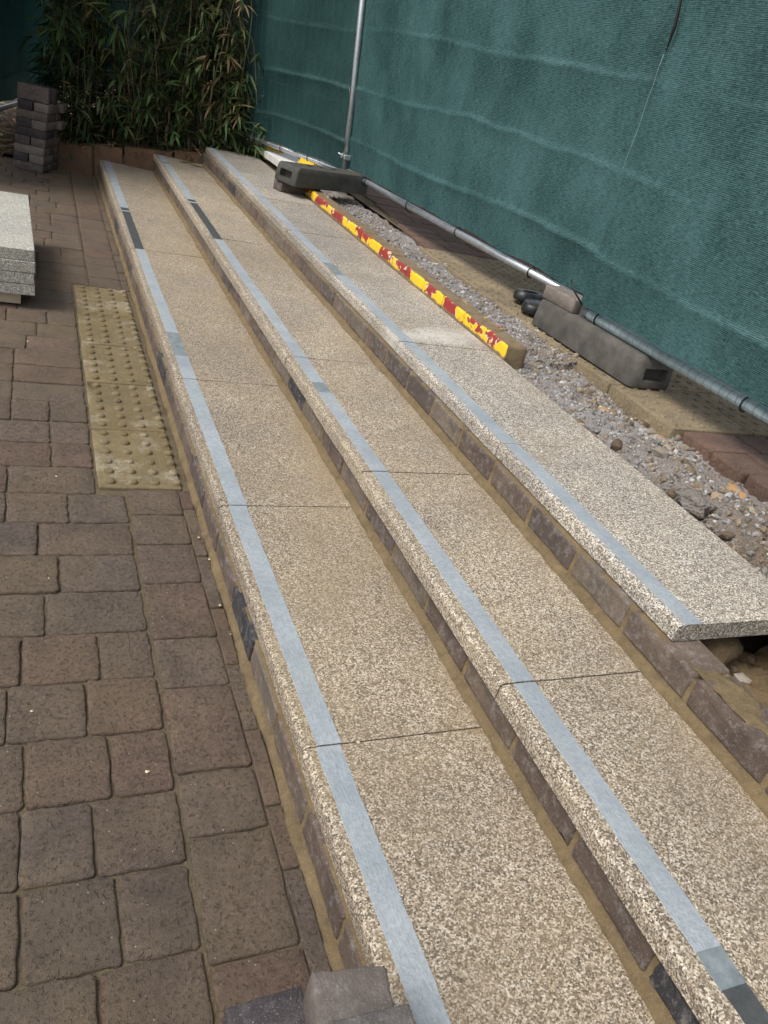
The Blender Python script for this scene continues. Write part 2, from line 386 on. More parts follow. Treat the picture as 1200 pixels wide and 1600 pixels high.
# ground: one sheet to the horizon, low on the left of the steps and high on the right
prof = [(-250,-.06),(.9,-.06),(.95,-.055),(1.45,.05),(1.55,.16),(1.75,.20),(2.15,.22),(2.2,.345),(250,.345)]
ys = [-250,-20,-5,-1,3,8,20,250]
mo('ground', [(x,y,z) for y in ys for x,z in prof],
   [(j*len(prof)+i, j*len(prof)+i+1, (j+1)*len(prof)+i+1, (j+1)*len(prof)+i) for j in range(len(ys)-1) for i in range(len(prof)-1)], M_ground)['kind'] = 'structure'

# ---- lower pavement: sand bed (mesh) with every paver a child
def grid(x0,x1,y0,y1,nx,ny,zf):
    v = []; f = []
    for j in range(ny+1):
        for i in range(nx+1):
            x = lerp(x0,x1,i/nx); y = lerp(y0,y1,j/ny); v.append((x,y,zf(x,y)))
    for j in range(ny):
        for i in range(nx): a = j*(nx+1)+i; f.append((a,a+1,a+nx+2,a+nx+1))
    return v, f
v, f = grid(-3.0, .468, -.6, 7.6, 90, 220, lambda x,y: -.0075+.004*n3((x,y,0),14)+.002*n3((x,y,0),60))
pavement = mo('pavement', v, f, M_sand, smooth=True); pavement['kind'] = 'structure'
rnd = random.Random(11)
PROW = .158
variants = {}
for L in (.12, .16, .20, .24):
    variants[L] = [block('paver', L-.004, PROW-.004, .05, .0042, .010, .0030, 100+int(L*1000)+i, M_paver, .0016, per=9) for i in range(6)]
far_cells = []
def paver(x0, x1, y0, y1, rough=1.0):
    L = min(variants, key=lambda q: abs(q-(x1-x0)))
    m = rnd.choice(variants[L])
    cx, cy = (x0+x1)/2, (y0+y1)/2
    o = inst('paver', m, pavement, (cx, cy, rnd.uniform(-.0022,.0022)),
             (rnd.gauss(0,.006), rnd.gauss(0,.006), rnd.gauss(0,.007)+(math.pi if rnd.random()<.5 else 0)),
             ((x1-x0-.004)/(L-.004), (y1-y0-.004)/(PROW-.004), 1))
    return o
fixed = {0:[.136,-.011], 1:[.106], 2:[.144,-.007], 3:[.109,-.041], 4:[.143], 5:[.033], 6:[.066], -1:[.097], -2:[.026]}
Y0 = .714
# which cells the picture sees: row-wise left limit, with a margin for a step to the side
def xlim(y): return -.18-.075*max(0, 6-y)-.18
count = 0; off_cells = []
for k in range(-6, 42):
    ya, yb = Y0+k*PROW, Y0+(k+1)*PROW
    if ya > 7.35: break
    tact = yb > 2.19 and ya < 4.15
    x = .176 if tact else .257
    for J in fixed.get(k, []):
        paver(J, x, ya, yb); x = J; count += 1
    while x > -2.9:
        L = rnd.choice((.12, .16, .16, .20, .24, .24))
        if x+0 > xlim(ya): paver(x-L, x, ya, yb); count += 1
        else: off_cells.append((x-L, x, ya, yb))
        x -= L
# soldier column along the foot of the steps
cj = [-.30,-.10,.12,.30,.46,.684,.918,1.067,1.305,1.47,1.689,1.867,2.02,2.165]
y = 4.172
cj2 = [y]
while y < 7.2: y += rnd.choice((.16,.16,.24,.2)); cj2.append(y)
colv = {}
for L in (.15,.20,.24): colv[L] = [block('paver', .152, L-.004, .05, .0042, .010, .0030, 300+int(L*1000)+i, M_paver, .0016) for i in range(4)]
slv = [block('paver', .034, .20, .05, .003, .005, .001, 500+i, M_paver, .0005) for i in range(4)]
for js in (cj, cj2):
    for a, b in zip(js, js[1:]):
        L = min(colv, key=lambda q: abs(q-(b-a)))
        inst('paver', rnd.choice(colv[L]), pavement, (.3385, (a+b)/2, rnd.uniform(-.002,.002)), (rnd.gauss(0,.006),rnd.gauss(0,.006),rnd.gauss(0,.006)), (1,(b-a-.004)/(L-.004),1))
    y = js[0]
    while y < js[-1]-.1:
        L = min(rnd.uniform(.13,.25), js[-1]-y)
        inst('paver', rnd.choice(slv), pavement, (.433, y+L/2, rnd.uniform(-.003,.001)), (rnd.gauss(0,.008),rnd.gauss(0,.02),rnd.gauss(0,.006)), (1,(L-.007)/.2,1)); y += L
# pavers well outside the frame: one joined piece of the pavement
mb = MB()
for x0,x1,ya,yb in off_cells: mb.box(x0+.005,x1-.005,ya+.005,yb-.005,-.05,rnd.uniform(-.002,.001))
tag(mb.build('outer_pavers', M_paver, pavement), kind='stuff')
# tactile slabs, each with its blisters
def blister_mesh(name, r, h, mat):
    v = []; f = []; n = 12
    for rr_, z in ((r,-.001),(r*.97,h*.35),(r*.8,h*.8),(r*.45,h)):
        v += [(rr_*math.cos(2*math.pi*i/n), rr_*math.sin(2*math.pi*i/n), z) for i in range(n)]
    for l in range(3):
        for i in range(n): f.append((l*n+i, l*n+(i+1)%n, (l+1)*n+(i+1)%n, (l+1)*n+i))
    f.append(tuple(3*n+i for i in range(n)))
    return mk(name, v, f, mat, True)
bl = blister_mesh('blister', .0155, .0100, M_tactile)
tsl = [block('tactile_slab', .244, .3935, .05, .004, .004, .0014, 700+i, M_tactile, .0002) for i in range(5)]
for i in range(5):
    o = inst('tactile_slab', tsl[i], pavement, (.306, 2.166+.4*i+.2, .001+rnd.uniform(-.001,.002)), (rnd.gauss(0,.003), rnd.gauss(0,.003), rnd.gauss(0,.002)))
    for a in range(4):
        for b in range(6):
            inst('blister', bl, o, (-.122+.035+.0655*a, -.2+.036+.0655*b, .0), scale=(1,1,rnd.uniform(.75,1.05)))

# ------------------------------------------------------------------ the steps
STEPS = [ # nose x, back x, z, label, granite, first joint, pitch, near end, far end
 ('lowest granite step with sandy tread rising from the brown pavers', .472, .905, Z1, M_granite, .976, .880, -.78, 7.10),
 ('middle granite step of the flight, between the lowest and the top one', .858, 1.262, Z2, M_granite_mid, .963, .866, -.77, 6.97),
 ('top granite step of the flight, ending short at a raw slab edge', 1.243, 1.655, Z3, M_granite_top, .950, .832, .950, 6.86)]
def wall_y(x): return 7.085-.25*(x-.466)
def slab_mesh(x0, x1, ya, yb, mat, seed, slant=0):
    # nosing profile in x,z: pencil-rounded front arris
    pr = [(x1,-TH),(x0+.004,-TH),(x0,-TH+.004),(x0,-.011),(x0+.0015,-.006),(x0+.005,-.0018),(x0+.011,0)]
    nx = 10
    for i in range(1, nx+1): pr.append((lerp(x0+.011, x1, i/nx), 0))
    n = len(pr); ny = 14; v = []; f = []; r_ = random.Random(seed)
    for j in range(ny+1):
        for i, (x, z) in enumerate(pr):
            y = lerp(ya, yb, j/ny)
            if j == 0: y += .0006*r_.random()
            if slant and j == ny: y = min(yb, wall_y(x)-.004) if slant == 1 else yb
            dz = .0009*n3((x,y,z),6,seed)
            dx = .0012*n3((x*0,y,z*9),22,seed) if i in (2,3,4,5) else 0
            v.append((x+dx, y, z+dz))
    for j in range(ny):
        for i in range(n-1): f.append((j*n+i, j*n+i+1, (j+1)*n+i+1, (j+1)*n+i))
        f.append((j*n+n-1, j*n, (j+1)*n, (j+1)*n+n-1))
    f.append(tuple(range(n-1,-1,-1))); f.append(tuple(ny*n+i for i in range(n)))
    return mk('tread_slab', [(a,b,c) for a,b,c in v], f, mat)
SX = [.498, .888, 1.262]
strip_dark = {0:[(4.50,5.36),(5.39,5.47)], 1:[(4.40,5.27),(5.31,5.38),(6.62,6.66),(-.77,.345)], 2:[]}
strip_scuff = {0:[(2.96,3.22)], 1:[(2.385,2.47),(.345,.40)], 2:[(3.46,3.66)]}
brick_v = {}
for si, (label, xn, xb, z, gm, j0, pitch, ynear, yfar) in enumerate(STEPS):
    st = empty('granite_step', (xn, j0, z-.1333)); tag(st, label, 'step', 'granite steps of the flight')
    inv = Matrix.Translation((-xn, -j0, -(z-.1333)))
    def put(o):
        o.parent = st; o.matrix_parent_inverse = inv; return o
    joints = [j0]
    y = j0
    while y < yfar-.25: y += pitch+rnd.uniform(-.006,.006); joints.append(y)
    joints[-1] = yfar+.12
    y = j0
    while y-pitch > ynear-.01: y -= pitch; joints.insert(0, y)
    for k, (a, b) in enumerate(zip(joints, joints[1:])):
        last = b == joints[-1]
        me = slab_mesh(xn+rnd.uniform(-.0012,.0012), xb, a+.0016, b-.0016, gm, si*50+k, 1 if last else 0)
        o = bpy.data.objects.new('tread_slab', me); link(o); o.location = (0,0,z+rnd.uniform(-.0012,.0012)); put(o)
        # the strip along the nosing, cut where film has come off
        b2 = min(b, wall_y(SX[si])-.006)
        cuts = [(max(a+.002,p), min(b2-.002,q), M_dark, 'bare strip, its film peeled off') for p,q in strip_dark[si] if min(b2,q)-max(a,p) > .01]
        cuts += [(max(a+.002,p), min(b2-.002,q), M_scuff, 'scuffed grey patch of strip') for p,q in strip_scuff[si] if min(b2,q)-max(a,p) > .01]
        cuts.sort(); segs = []; y = a+.002
        for p,q,m_,l_ in cuts:
            if p-y > .004: segs.append((y,p,M_film,None))
            segs.append((p,q,m_,l_)); y = q
        if b2-.002-y > .004: segs.append((y,b2-.002,M_film,None))
        dx0 = rnd.uniform(-.003,.003); dx1 = rnd.uniform(-.003,.003)
        for p,q,m_,l_ in segs:
            nn = max(2, int((q-p)/.03)); vv = []; ff = []
            t = .0016 if m_ is M_film else .0007
            for j in range(nn+1):
                yy = lerp(p,q,j/nn); w_ = lerp(dx0,dx1,(yy-a)/(b-a)); e0 = .0022*n3((si,yy,0),18); e1 = .0022*n3((si+5,yy,0),18)
                tt = t+.0006*n3((0,yy,si),30)
                if m_ is M_dark: e0 += .001; e1 -= .001
                vv += [(SX[si]+w_+e0,yy,.0002),(SX[si]+w_+e0+.0006,yy,tt),(SX[si]+w_+.0495+e1,yy,tt),(SX[si]+w_+.05+e1,yy,.0002)]
            for j in range(nn):
                for i in range(3): ff.append((j*4+i, j*4+i+1, (j+1)*4+i+1, (j+1)*4+i))
            ff.append((3,2,1,0)); ff.append(tuple(nn*4+i for i in range(4)))
            so_ = mo('contrast_strip', vv, ff, m_, o)
            if l_: so_['label'] = l_
    # riser: mortar backing with fillet, bricks set in it
    xr = (.462, .872, 1.223)[si]; zb = z-.1333
    if si == 2: xr = 1.226
    ya, yb = (-.8, yfar-.02) if si < 2 else (-.8, yfar-.02)
    pr = [(xr+.10, zb-.03), (xr-.013, zb-.012), (xr-.011, zb+.003), (xr-.006, zb+.011), (xr+.0035, zb+.020), (xr+.0045, zb+.078), (xr+.006, z-TH-.0005), (xr+.10, z-TH-.0005)]
    ny = 700; vv = []; ff = []; n = len(pr)
    for j in range(ny+1):
        yy = lerp(ya, yb, j/ny)
        for i, (x, zz) in enumerate(pr):
            e = .007*n3((si,yy,0),5)+.005*n3((si,yy,i*.3),28)+.002*n3((si,yy,i),90) if i in (1,2,3) else .0012*n3((si,yy,i),50)
            top = 0
            if si == 2 and yy < .955: top = -.010+.006*n3((yy,x,0),30) if i >= 6 else 0
            vv.append((x+e*(1 if i != 3 else .5), yy, zz+top+(.003*n3((si+3,yy,i),30) if i in (2,3) else 0)))
    for j in range(ny):
        for i in range(n-1): ff.append((j*n+i+1, j*n+i, (j+1)*n+i, (j+1)*n+i+1))
    riser = put(mo('riser_mortar', vv, ff, M_mortar, smooth=True))
    # stretcher bricks: local x = thickness out, y = length, z = height
    if not brick_v:
        for i in range(6):
            # block built lying with its outer face up, then turned to face -x
            me = block('brick', .066, .214, .10, .0045, .006, .0024, 900+i, M_riser, .0022, per=5)
            me.transform(Matrix.Rotation(R(-90), 4, 'Y'))
            brick_v[i] = me
    y0b = (1.56, .884, 1.523)[si]
    ks = [k for k in range(-40, 40) if y0b+k*.225 > -.75 and y0b+(k+1)*.225 < yfar+.1]
    for k in ks:
        inst('brick', brick_v[rnd.randrange(6)], riser, (xr+rnd.uniform(-.001,.002), y0b+(k+.5)*.225, zb+.020+.033+.002), (rnd.gauss(0,.006)+(math.pi if rnd.random()<.5 else 0), 0, rnd.gauss(0,.004)))

# smear of bedding mortar on top of the bare brick course
rn = random.Random(5); v = []; f = []
v, f = grid(1.238, 1.322, -.6, .952, 16, 300, lambda x,y: .356+.007*n3((x,y,0),16)+.004*n3((x,y,4),50)-.010*(1 if n3((x,y,9),7) < -.05 else 0))
tag(mo('bedding_mortar', v, f, M_mortar, smooth=True), kind='stuff', label='crumbly ochre bedding mortar left on the bare brick course')
# dug earth behind the course
def dug(x,y):
    d = min(1, max(0, (x-1.32)/.14)); e = min(1, max(0, (2.15-x)/.15)); z = .325-.075*d
    return z+.035*n3((x,y,0),6)+.028*n3((x,y,2),17)+.014*n3((x,y,5),42)+.006*n3((x,y,8),90)
v, f = grid(1.322, 1.70, -.7, 1.02, 60, 200, dug)
mo('dug_earth', v, f, M_earth, smooth=True)['kind'] = 'structure'
stones = []
def lump(name, label, loc, r_, mat, seed, sq=(1,1,.7), sub=3, amp=.35):
    bm = bmesh.new(); bmesh.ops.create_icosphere(bm, subdivisions=sub, radius=1)
    for q in bm.verts:
        d = 1+amp*n3(q.co,1.3,seed)+amp*.5*n3(q.co,3.4,seed)+amp*.25*n3(q.co,8,seed)
        q.co = Vector((q.co.x*sq[0], q.co.y*sq[1], q.co.z*sq[2]))*d*r_
    me = bpy.data.meshes.new(name); bm.to_mesh(me); bm.free(); me.materials.append(mat)
    me.polygons.foreach_set('use_smooth', [True]*len(me.polygons))
    o = inst(name, me, None, loc, (0,0,seed)); tag(o, label, 'lump' if 'lump' in name else 'stone'); return o
lump('earth_lump', 'large brown clod of earth tucked under the end of the top slab', (1.42,1.0,.285), .075, M_earth, 3, (1,.8,.6))
lump('mortar_lump', 'small ochre blob of mortar on the bare brick course', (1.305,.80,.352), .011, M_mortar, 5, (1,1,.8), 2)

# ------------------------------------------------------------------ trench of rubble behind the top step
def trench(x,y):
    t = (x-1.655)/(2.1-1.655)
    base = .365+.012*math.sin(t*6)
    near = min(1, max(0, (2.55-y)/.9))
    base -= near*(.075*math.exp(-((t-.12)/.22)**2)+.03*math.exp(-((t-.85)/.12)**2))-.02*near*math.exp(-((t-.6)/.25)**2)
    if y > 2.6: base = .372+.012*t
    if y > 3.2: base += .012*min(1,(y-3.2))*(1-t)
    b = base+.016*n3((x,y,0),7)+.012*n3((x,y,3),19)+.008*n3((x,y,7),48)
    b += near*(.036*n3((x,y,11),9)+.022*n3((x,y,13),24)+.010*n3((x,y,17),60))
    return b
v, f = grid(1.60, 2.13, .2, 6.4, 60, 620, trench)
mo('trench', v, f, M_rubble, smooth=True)['kind'] = 'structure'
# loose stones, uncountable
def stones_mesh(name, n, areaf, seed, smin, smax, label, pal):
    rn = random.Random(seed)
    bm = bmesh.new(); bmesh.ops.create_icosphere(bm, subdivisions=1, radius=1)
    base = [q.co.copy() for q in bm.verts]; fs = [tuple(q.index for q in p.verts) for p in bm.faces]; bm.free()
    V = []; F = []; C = []
    for i in range(n):
        x, y, z = areaf(rn); s_ = smin*(smax/smin)**(rn.random()**2.2)
        q = Matrix.Rotation(rn.uniform(0,6.3),3,(rn.random()-.5,rn.random()-.5,rn.random()-.5+.01))
        sq = Vector((rn.uniform(.8,1.35), rn.uniform(.7,1.1), rn.uniform(.5,.85)))
        o = len(V); c = rn.choice(pal); g = rn.uniform(.75,1.25); c = tuple(a*g for a in c)
        for b in base:
            p = Vector((b.x*sq.x,b.y*sq.y,b.z*sq.z))*s_*rn.uniform(.75,1.2); p = q@p
            V.append((x+p.x,y+p.y,z+p.z+s_*.2))
        for t in fs: F.append(tuple(a+o for a in t))
        C += [c]*len(base)
    o = mo(name, V, F, M_stone)
    at = o.data.color_attributes.new('tint','FLOAT_COLOR','POINT')
    at.data.foreach_set('color', [k for c in C for k in (*c,1)])
    return tag(o, label, kind='stuff')
GREY = [(.26,.25,.245),(.34,.33,.32),(.20,.175,.15),(.42,.405,.385),(.24,.19,.14),(.30,.28,.26),(.28,.22,.16)]
BROWN = [(.20,.15,.10),(.26,.20,.14),(.16,.12,.085),(.30,.26,.21)]
def area_t(rn):
    while True:
        y = rn.uniform(.9, 5.7); x = rn.uniform(1.645, 2.10)
        if y > 2.5 and x < 1.78: continue
        if rn.random() < (1 if y < 3.6 else .6): return x, y, trench(x,y)-.001
stones_mesh('gravel', 15000, area_t, 21, .0017, .013, 'loose grey gravel and crushed mortar in the trench behind the top step', GREY)
def area_n(rn):
    if rn.random() < .3:
        y = rn.uniform(.1, 1.0); x = rn.uniform(1.34, 1.68); return x, y, dug(x,y)-.004
    y = rn.uniform(.95, 2.5); x = rn.uniform(1.66, 2.10); return x, y, trench(x,y)-.004
stones_mesh('soil_clods', 700, area_n, 22, .004, .027, 'brown clods of soil and mortar in the near end of the trench', BROWN)
for i, (x,y,s_,lab) in enumerate([(1.79,1.52,.045,'brown lump of old concrete in the deep near end of the trench'),
        (1.95,1.36,.034,'pale grey chunk of rubble near the right edge of the photo'),
        (1.90,1.30,.034,'small mossy brown stone beside the back edge of the top step'),
        (1.78,2.05,.026,'grey stone half sunk in the gravel just past the end of the kerb'),
        (1.83,2.72,.022,'pale flat stone in the gravel beside the end of the painted kerb')]):
    lump('rubble_stone', lab, (x,y,trench(x,y)+s_*.2), s_, M_rubble, 30+i, (1.3,1,.6), 3, .55)
# broken concrete haunching along the paver edge, orange sand smears
for i,(x,y,r_,lab) in enumerate([(2.05,1.72,.10,'long broken piece of pale haunching under the red pavers')]):
    lump('concrete_haunch', lab, (x,y,.335), r_, M_rubble, 51, (.45,1.5,.3), 4, .3)
def smear(x,y,rx,ry,seed,zf):
    V = [(x,y,zf(x,y)+.004)]; n = 26
    for ring in (.5,1.0):
        for i in range(n):
            a = 2*math.pi*i/n; k = ring*(1+.45*n3((math.cos(a)*1.5,math.sin(a)*1.5,seed),1.6,seed))
            px, py = x+rx*k*math.cos(a), y+ry*k*math.sin(a); V.append((px,py,zf(px,py)+(.004 if ring < 1 else -.005)+.003*n3((px,py,0),60)))
    F = [(0,1+i,1+(i+1)%n) for i in range(n)]+[(1+i,1+n+i,1+n+(i+1)%n,1+(i+1)%n) for i in range(n)]
    return V, F
mb = MB()
for i,(x,y,rx,ry) in enumerate([(2.04,1.98,.03,.10),(2.07,1.62,.014,.08),(2.06,1.44,.02,.03),(1.98,1.58,.018,.022),(1.93,2.18,.028,.04)]):
    mb.add(*smear(x,y,rx,ry,i+1,trench))
tag(mb.build('orange_sand', M_orange, smooth=True), 'smears of orange sand spilt across the rubble trench', kind='stuff')

# ------------------------------------------------------------------ upper path: bed, buff tactile slabs, red pavers
v, f = grid(2.16, 6.0, -1.5, 14, 60, 200, lambda x,y: ZUP-.010+.003*n3((x,y,0),9))
nb = len(v)
upath = mo('upper_path', v, f, M_sand, smooth=True); upath['kind'] = 'structure'
ubl = blister_mesh('blister', .0125, .006, M_tactile_up)
def tact_joined(seed):
    m = block('tactile_slab', .394, .394, .060, .004, .008, .0022, seed, M_tactile_up, .0012)
    bm = bmesh.new(); bm.from_mesh(m)
    for a in range(6):
        for b in range(6):
            t = bmesh.new(); t.from_mesh(ubl); bmesh.ops.translate(t, verts=t.verts, vec=(-.165+.066*a,-.165+.066*b,0))
            tm = bpy.data.meshes.new('t'); t.to_mesh(tm); t.free(); bm.from_mesh(tm); bpy.data.meshes.remove(tm)
    bm.to_mesh(m); bm.free(); m.polygons.foreach_set('use_smooth',[True]*len(m.polygons)); return m
tj = [tact_joined(1200+i) for i in range(2)]
for c in range(2):
    for r_ in range(6):
        inst('tactile_slab', tj[(c+r_)%2], upath, (2.262+.4*c, 2.30+.4*r_-.13, ZUP+rnd.uniform(-.002,.002)), (rnd.gauss(0,.004),rnd.gauss(0,.004),rnd.gauss(0,.004)+math.pi/2*rnd.randrange(4)))
redv = {L:[block('paver', L-.006, .152, .06, .006, .012, .0022, 1300+int(L*1000)+i, M_paver_red, .0014) for i in range(3)] for L in (.16,.24)}
def red_rows(y0, y1, x0f, nx, seed):
    rn = random.Random(seed); y = y0; cells = []
    while y < y1:
        x = x0f(y)+rn.uniform(-.012,.012); 
        for i in range(nx):
            L = rn.choice((.16,.24,.24)); 
            inst('paver', rn.choice(redv[L]), upath, (x+L/2, y+.079, ZUP+rn.uniform(-.002,.003)), (rn.gauss(0,.006),rn.gauss(0,.006),rn.gauss(0,.006)))
            x += L
        cells.append((x, y)); y += .158
    return cells
e1 = red_rows(.07, 1.90, lambda y: 2.105, 3, 1)
e2 = red_rows(4.38, 8.9, lambda y: 2.13+.14*max(0,min(1,(y-4.4)/1.3)) if y < 6.3 else 1.72, 4, 2)
mb = MB(); rn = random.Random(9)
def fill(x, y, xe):
    while x < xe:
        L = rn.choice((.16,.24,.24)); mb.box(x+.003,x+L-.003,y+.003,y+.155,ZUP-.03,ZUP+rn.uniform(-.002,.003)); x += L
for x, y in e1+e2: fill(x, y, 5.5)
y = -1.4
while y < 0: fill(2.1, y, 5.5); y += .158
y = 1.98
while y < 4.3: fill(2.866, y, 5.5); y += .158
y = 8.95
while y < 13.5: fill(1.2, y, 5.5); y += .158
tag(mb.build('outer_pavers', M_paver_red, upath), kind='stuff')
# the strip of bed beyond the trench's far end and behind the top step
v, f = grid(1.60, 2.12, 6.3, 8.9, 20, 60, lambda x,y: ZUP-.012+.004*n3((x,y,0),12))
mo('path_bed', v, f, M_sand, smooth=True)['kind'] = 'structure'

# ------------------------------------------------------------------ painted kerb
kerb = empty('painted_kerb', (1.64, 2.52, .36)); tag(kerb, 'low kerb in flaking red and yellow paint along the back of the top step', 'kerb')
y = 2.52; i = 0
while y < 6.0:
    L = rnd.choice((.20,.225,.225,.24)); me = block('kerb_block', .098, L-.004, .10, .010, .012, .003, 1500+i, M_kerb, .004)
    o = inst('kerb_block', me, None, (1.708+.012*(y-2.5)/3.4, y+L/2, .455+rnd.uniform(-.004,.003)), (0, rnd.gauss(0,.02), rnd.gauss(0,.012)))
    o.parent = kerb; o.matrix_parent_inverse = Matrix.Translation((-1.64,-2.52,-.36)); y += L; i += 1

# ------------------------------------------------------------------ planter wall at the far end, bed and litter
wall = empty('planter_wall', (.9, wall_y(.9)+.05, 0)); tag(wall, 'low brown stone retaining wall in front of the bamboo', 'wall')
def wtop(x): return .195+(x-.25)*.155
xs = [.10,.43,.65,1.02,1.30,1.62]
ang = math.atan2(-.25,1)
for i,(a,b) in enumerate(zip(xs, xs[1:])):
    H = wtop((a+b)/2)+.05; L = (b-a)/math.cos(ang)-.012
    me = block('stone_block', L, .11, H, .008, .01, .003, 1600+i, M_wallblock, .003)
    o = inst('stone_block', me, None, ((a+b)/2, wall_y((a+b)/2)+.057, H-.05), (0, -math.atan(.155)*.6, ang))
    o.parent = wall; o.matrix_parent_inverse = Matrix.Translation((-.9,-(wall_y(.9)+.05),0))
mb = MB(); mb.box(-.38,1.1,-.035,.035,-.05,.20)
o = mb.build('joint_mortar', M_sand); o.location = (.5, wall_y(.5)+.06, 0); o.rotation_euler = (0,0,ang); o.parent = wall; o.matrix_parent_inverse = Matrix.Translation((-.9,-(wall_y(.9)+.05),0))
def bedz(x,y):
    b = wtop(min(max(x,-.4),1.5))-.025 if x > .1 else lerp(.02,.12,min(1,max(0,(y-7.2)/.8)))*min(1,1)
    return b+.02*n3((x,y,0),5)+.012*n3((x,y,3),18)
def bgrid():
    v = []; f = []; nx, ny = 60, 50
    for j in range(ny+1):
        for i in range(nx+1):
            x = lerp(-1.2, 1.72, i/nx); y = lerp(wall_y(x)+(.10 if x > .1 else .02), 9.0 if x > .1 else 10.5, j/ny); v.append((x,y,bedz(x,y)))
    for j in range(ny):
        for i in range(nx): a = j*(nx+1)+i; f.append((a,a+1,a+nx+2,a+nx+1))
    return v, f
mo('planting_bed', *bgrid(), M_soil, smooth=True)['kind'] = 'structure'

# ------------------------------------------------------------------ bamboo
def leaf_geo(V, F, C, base, d, length, width, droop, colr, rn):
    d = Vector(d).normalized(); side = d.cross(Vector((0,0,1)))
    if side.length < .1: side = Vector((rn.uniform(-1,1), rn.uniform(-1,1), 0))
    side.normalize()
    tw = rn.uniform(-.9,.9); nrm = side.cross(d); side = side*math.cos(tw)+nrm*math.sin(tw)
    p = Vector(base); o = len(V); st = [(0,.12),(.18,.8),(.42,1),(.72,.62),(1,0.02)]; prev = 0
    for t, w_ in st:
        p = p+d*(t-prev)*length; prev = t
        d = (d+Vector((0,0,-droop*.34))).normalized()
        V.append(tuple(p+side*w_*width*.5)); V.append(tuple(p-side*w_*width*.5)); C += [colr, colr]
    for i in range(len(st)-1): F.append((o+2*i,o+2*i+1,o+2*i+3,o+2*i+2))
GREENS = [(.034,.058,.018),(.045,.076,.022),(.027,.045,.016),(.058,.092,.028),(.038,.062,.024),(.085,.12,.035)]
DEAD = [(.28,.20,.10),(.36,.28,.16),(.20,.13,.07),(.24,.19,.10)]
bam = empty('bamboo_clump', (.95, 7.55, .3)); tag(bam, 'dense dark green bamboo clump growing behind the low stone wall', 'bamboo')
rn = random.Random(77); V = []; F = []; C = []; canes = []; twigs = []
def inside_right(z): return (1.70 if z < .80 else max(1.34, 1.70-(z-.80)*.75))+rn.gauss(0,.05)
for i in range(170):
    x = rn.uniform(.12, 1.64); y = wall_y(x)+.14+rn.random()**1.5*.95
    z = bedz(x,y)-.02; H = rn.uniform(1.0,3.1) if rn.random() < .8 else rn.uniform(.4,1)
    if rn.random() < .16: x = rn.uniform(1.3,1.62); H = rn.uniform(.45,.8)
    lx, ly = rn.gauss(.02 if x > .9 else -.02,.09), rn.gauss(-.03,.07); pts = []; n = 9; bx, by = rn.gauss(0,.10), rn.gauss(-.04,.10)
    for k in range(n+1):
        t = k/n; px = x+lx*t*H+bx*t*t*H; py = y+ly*t*H+by*t*t*H
        pz = z+H*t*(1-.06*t)
        px = min(px, inside_right(pz)+.04); px = max(px, .02)
        py = max(py, wall_y(px)+.04)
        pts.append(Vector((px,py,pz)))
    canes.append((pts, rn.uniform(.0025,.0055)))
    deadc = rn.random() < .14 or (x > 1.05 and x < 1.45 and H > 1.6 and rn.random() < .45)
    nl = int(H*(13 if rn.random() < .7 else 3))
    for q in range(nl):
        t = rn.uniform(.03,1)**.9; s_ = t*n; a = min(n-1,int(s_)); p = pts[a].lerp(pts[a+1], s_-a)
        az = rn.uniform(0,6.283); out = Vector((math.cos(az), math.sin(az)-.3, rn.uniform(-.2,.7))).normalized()
        b = p+out*rn.uniform(.03,.20)
        if b.x > inside_right(b.z)+.10 or b.y < wall_y(b.x)-.06: continue
        twigs.append((p, b))
        tone = rn.uniform(.65,1.35)*(1.5 if rn.random() < .12 else 1); dead = deadc and rn.random() < .5 or rn.random() < .03
        for c in range(rn.choice((3,4,5,6,7))):
            dd = out*rn.uniform(.5,1)+Vector((rn.gauss(0,.55),rn.gauss(0,.55),rn.gauss(-.15,.5)))
            colr = rn.choice(DEAD) if dead or rn.random() < .02 else rn.choice(GREENS)
            colr = tuple(k_*tone for k_ in colr)
            leaf_geo(V,F,C,b+Vector((rn.gauss(0,.015),rn.gauss(0,.015),rn.gauss(0,.015))),dd,rn.uniform(.08,.20),rn.uniform(.011,.023),rn.uniform(.1,1.1),colr,rn)
# short leafy shoots along the front of the bed
for i in range(900):
    x = rn.uniform(.2,1.66); y = wall_y(x)+.06+rn.random()**2*.35; z = bedz(x,y)+rn.random()**2*.35
    az = rn.uniform(0,6.283)
    leaf_geo(V,F,C,(x,y,z),(math.cos(az),math.sin(az)-.4,rn.uniform(-.2,.9)),rn.uniform(.07,.16),rn.uniform(.009,.018),rn.uniform(.4,1.4),
             tuple(k_*rn.uniform(.7,1.2) for k_ in (rn.choice(GREENS) if rn.random() < .72 else rn.choice(DEAD))),rn)
def with_tint(o, C):
    at = o.data.color_attributes.new('tint','FLOAT_COLOR','POINT'); at.data.foreach_set('color', [k for c in C for k in (*c,1)])
invb = Matrix.Translation((-.95,-7.55,-.3))
fo = mo('foliage', V, F, M_leaf); with_tint(fo, C); fo['kind'] = 'stuff'; fo.parent = bam; fo.matrix_parent_inverse = invb
mb = MB()
for p, b in twigs: mb.tube([p, b], .0012, 3, False)
o = mb.build('twigs', M_cane); o['kind'] = 'stuff'; o.parent = bam; o.matrix_parent_inverse = invb
for pts, r_ in canes:
    mb = MB(); mb.tube(pts, [lerp(r_, r_*.35, k/(len(pts)-1)) for k in range(len(pts))], 5)
    o = mb.build('cane', M_cane, smooth=True); o.parent = bam; o.matrix_parent_inverse = invb
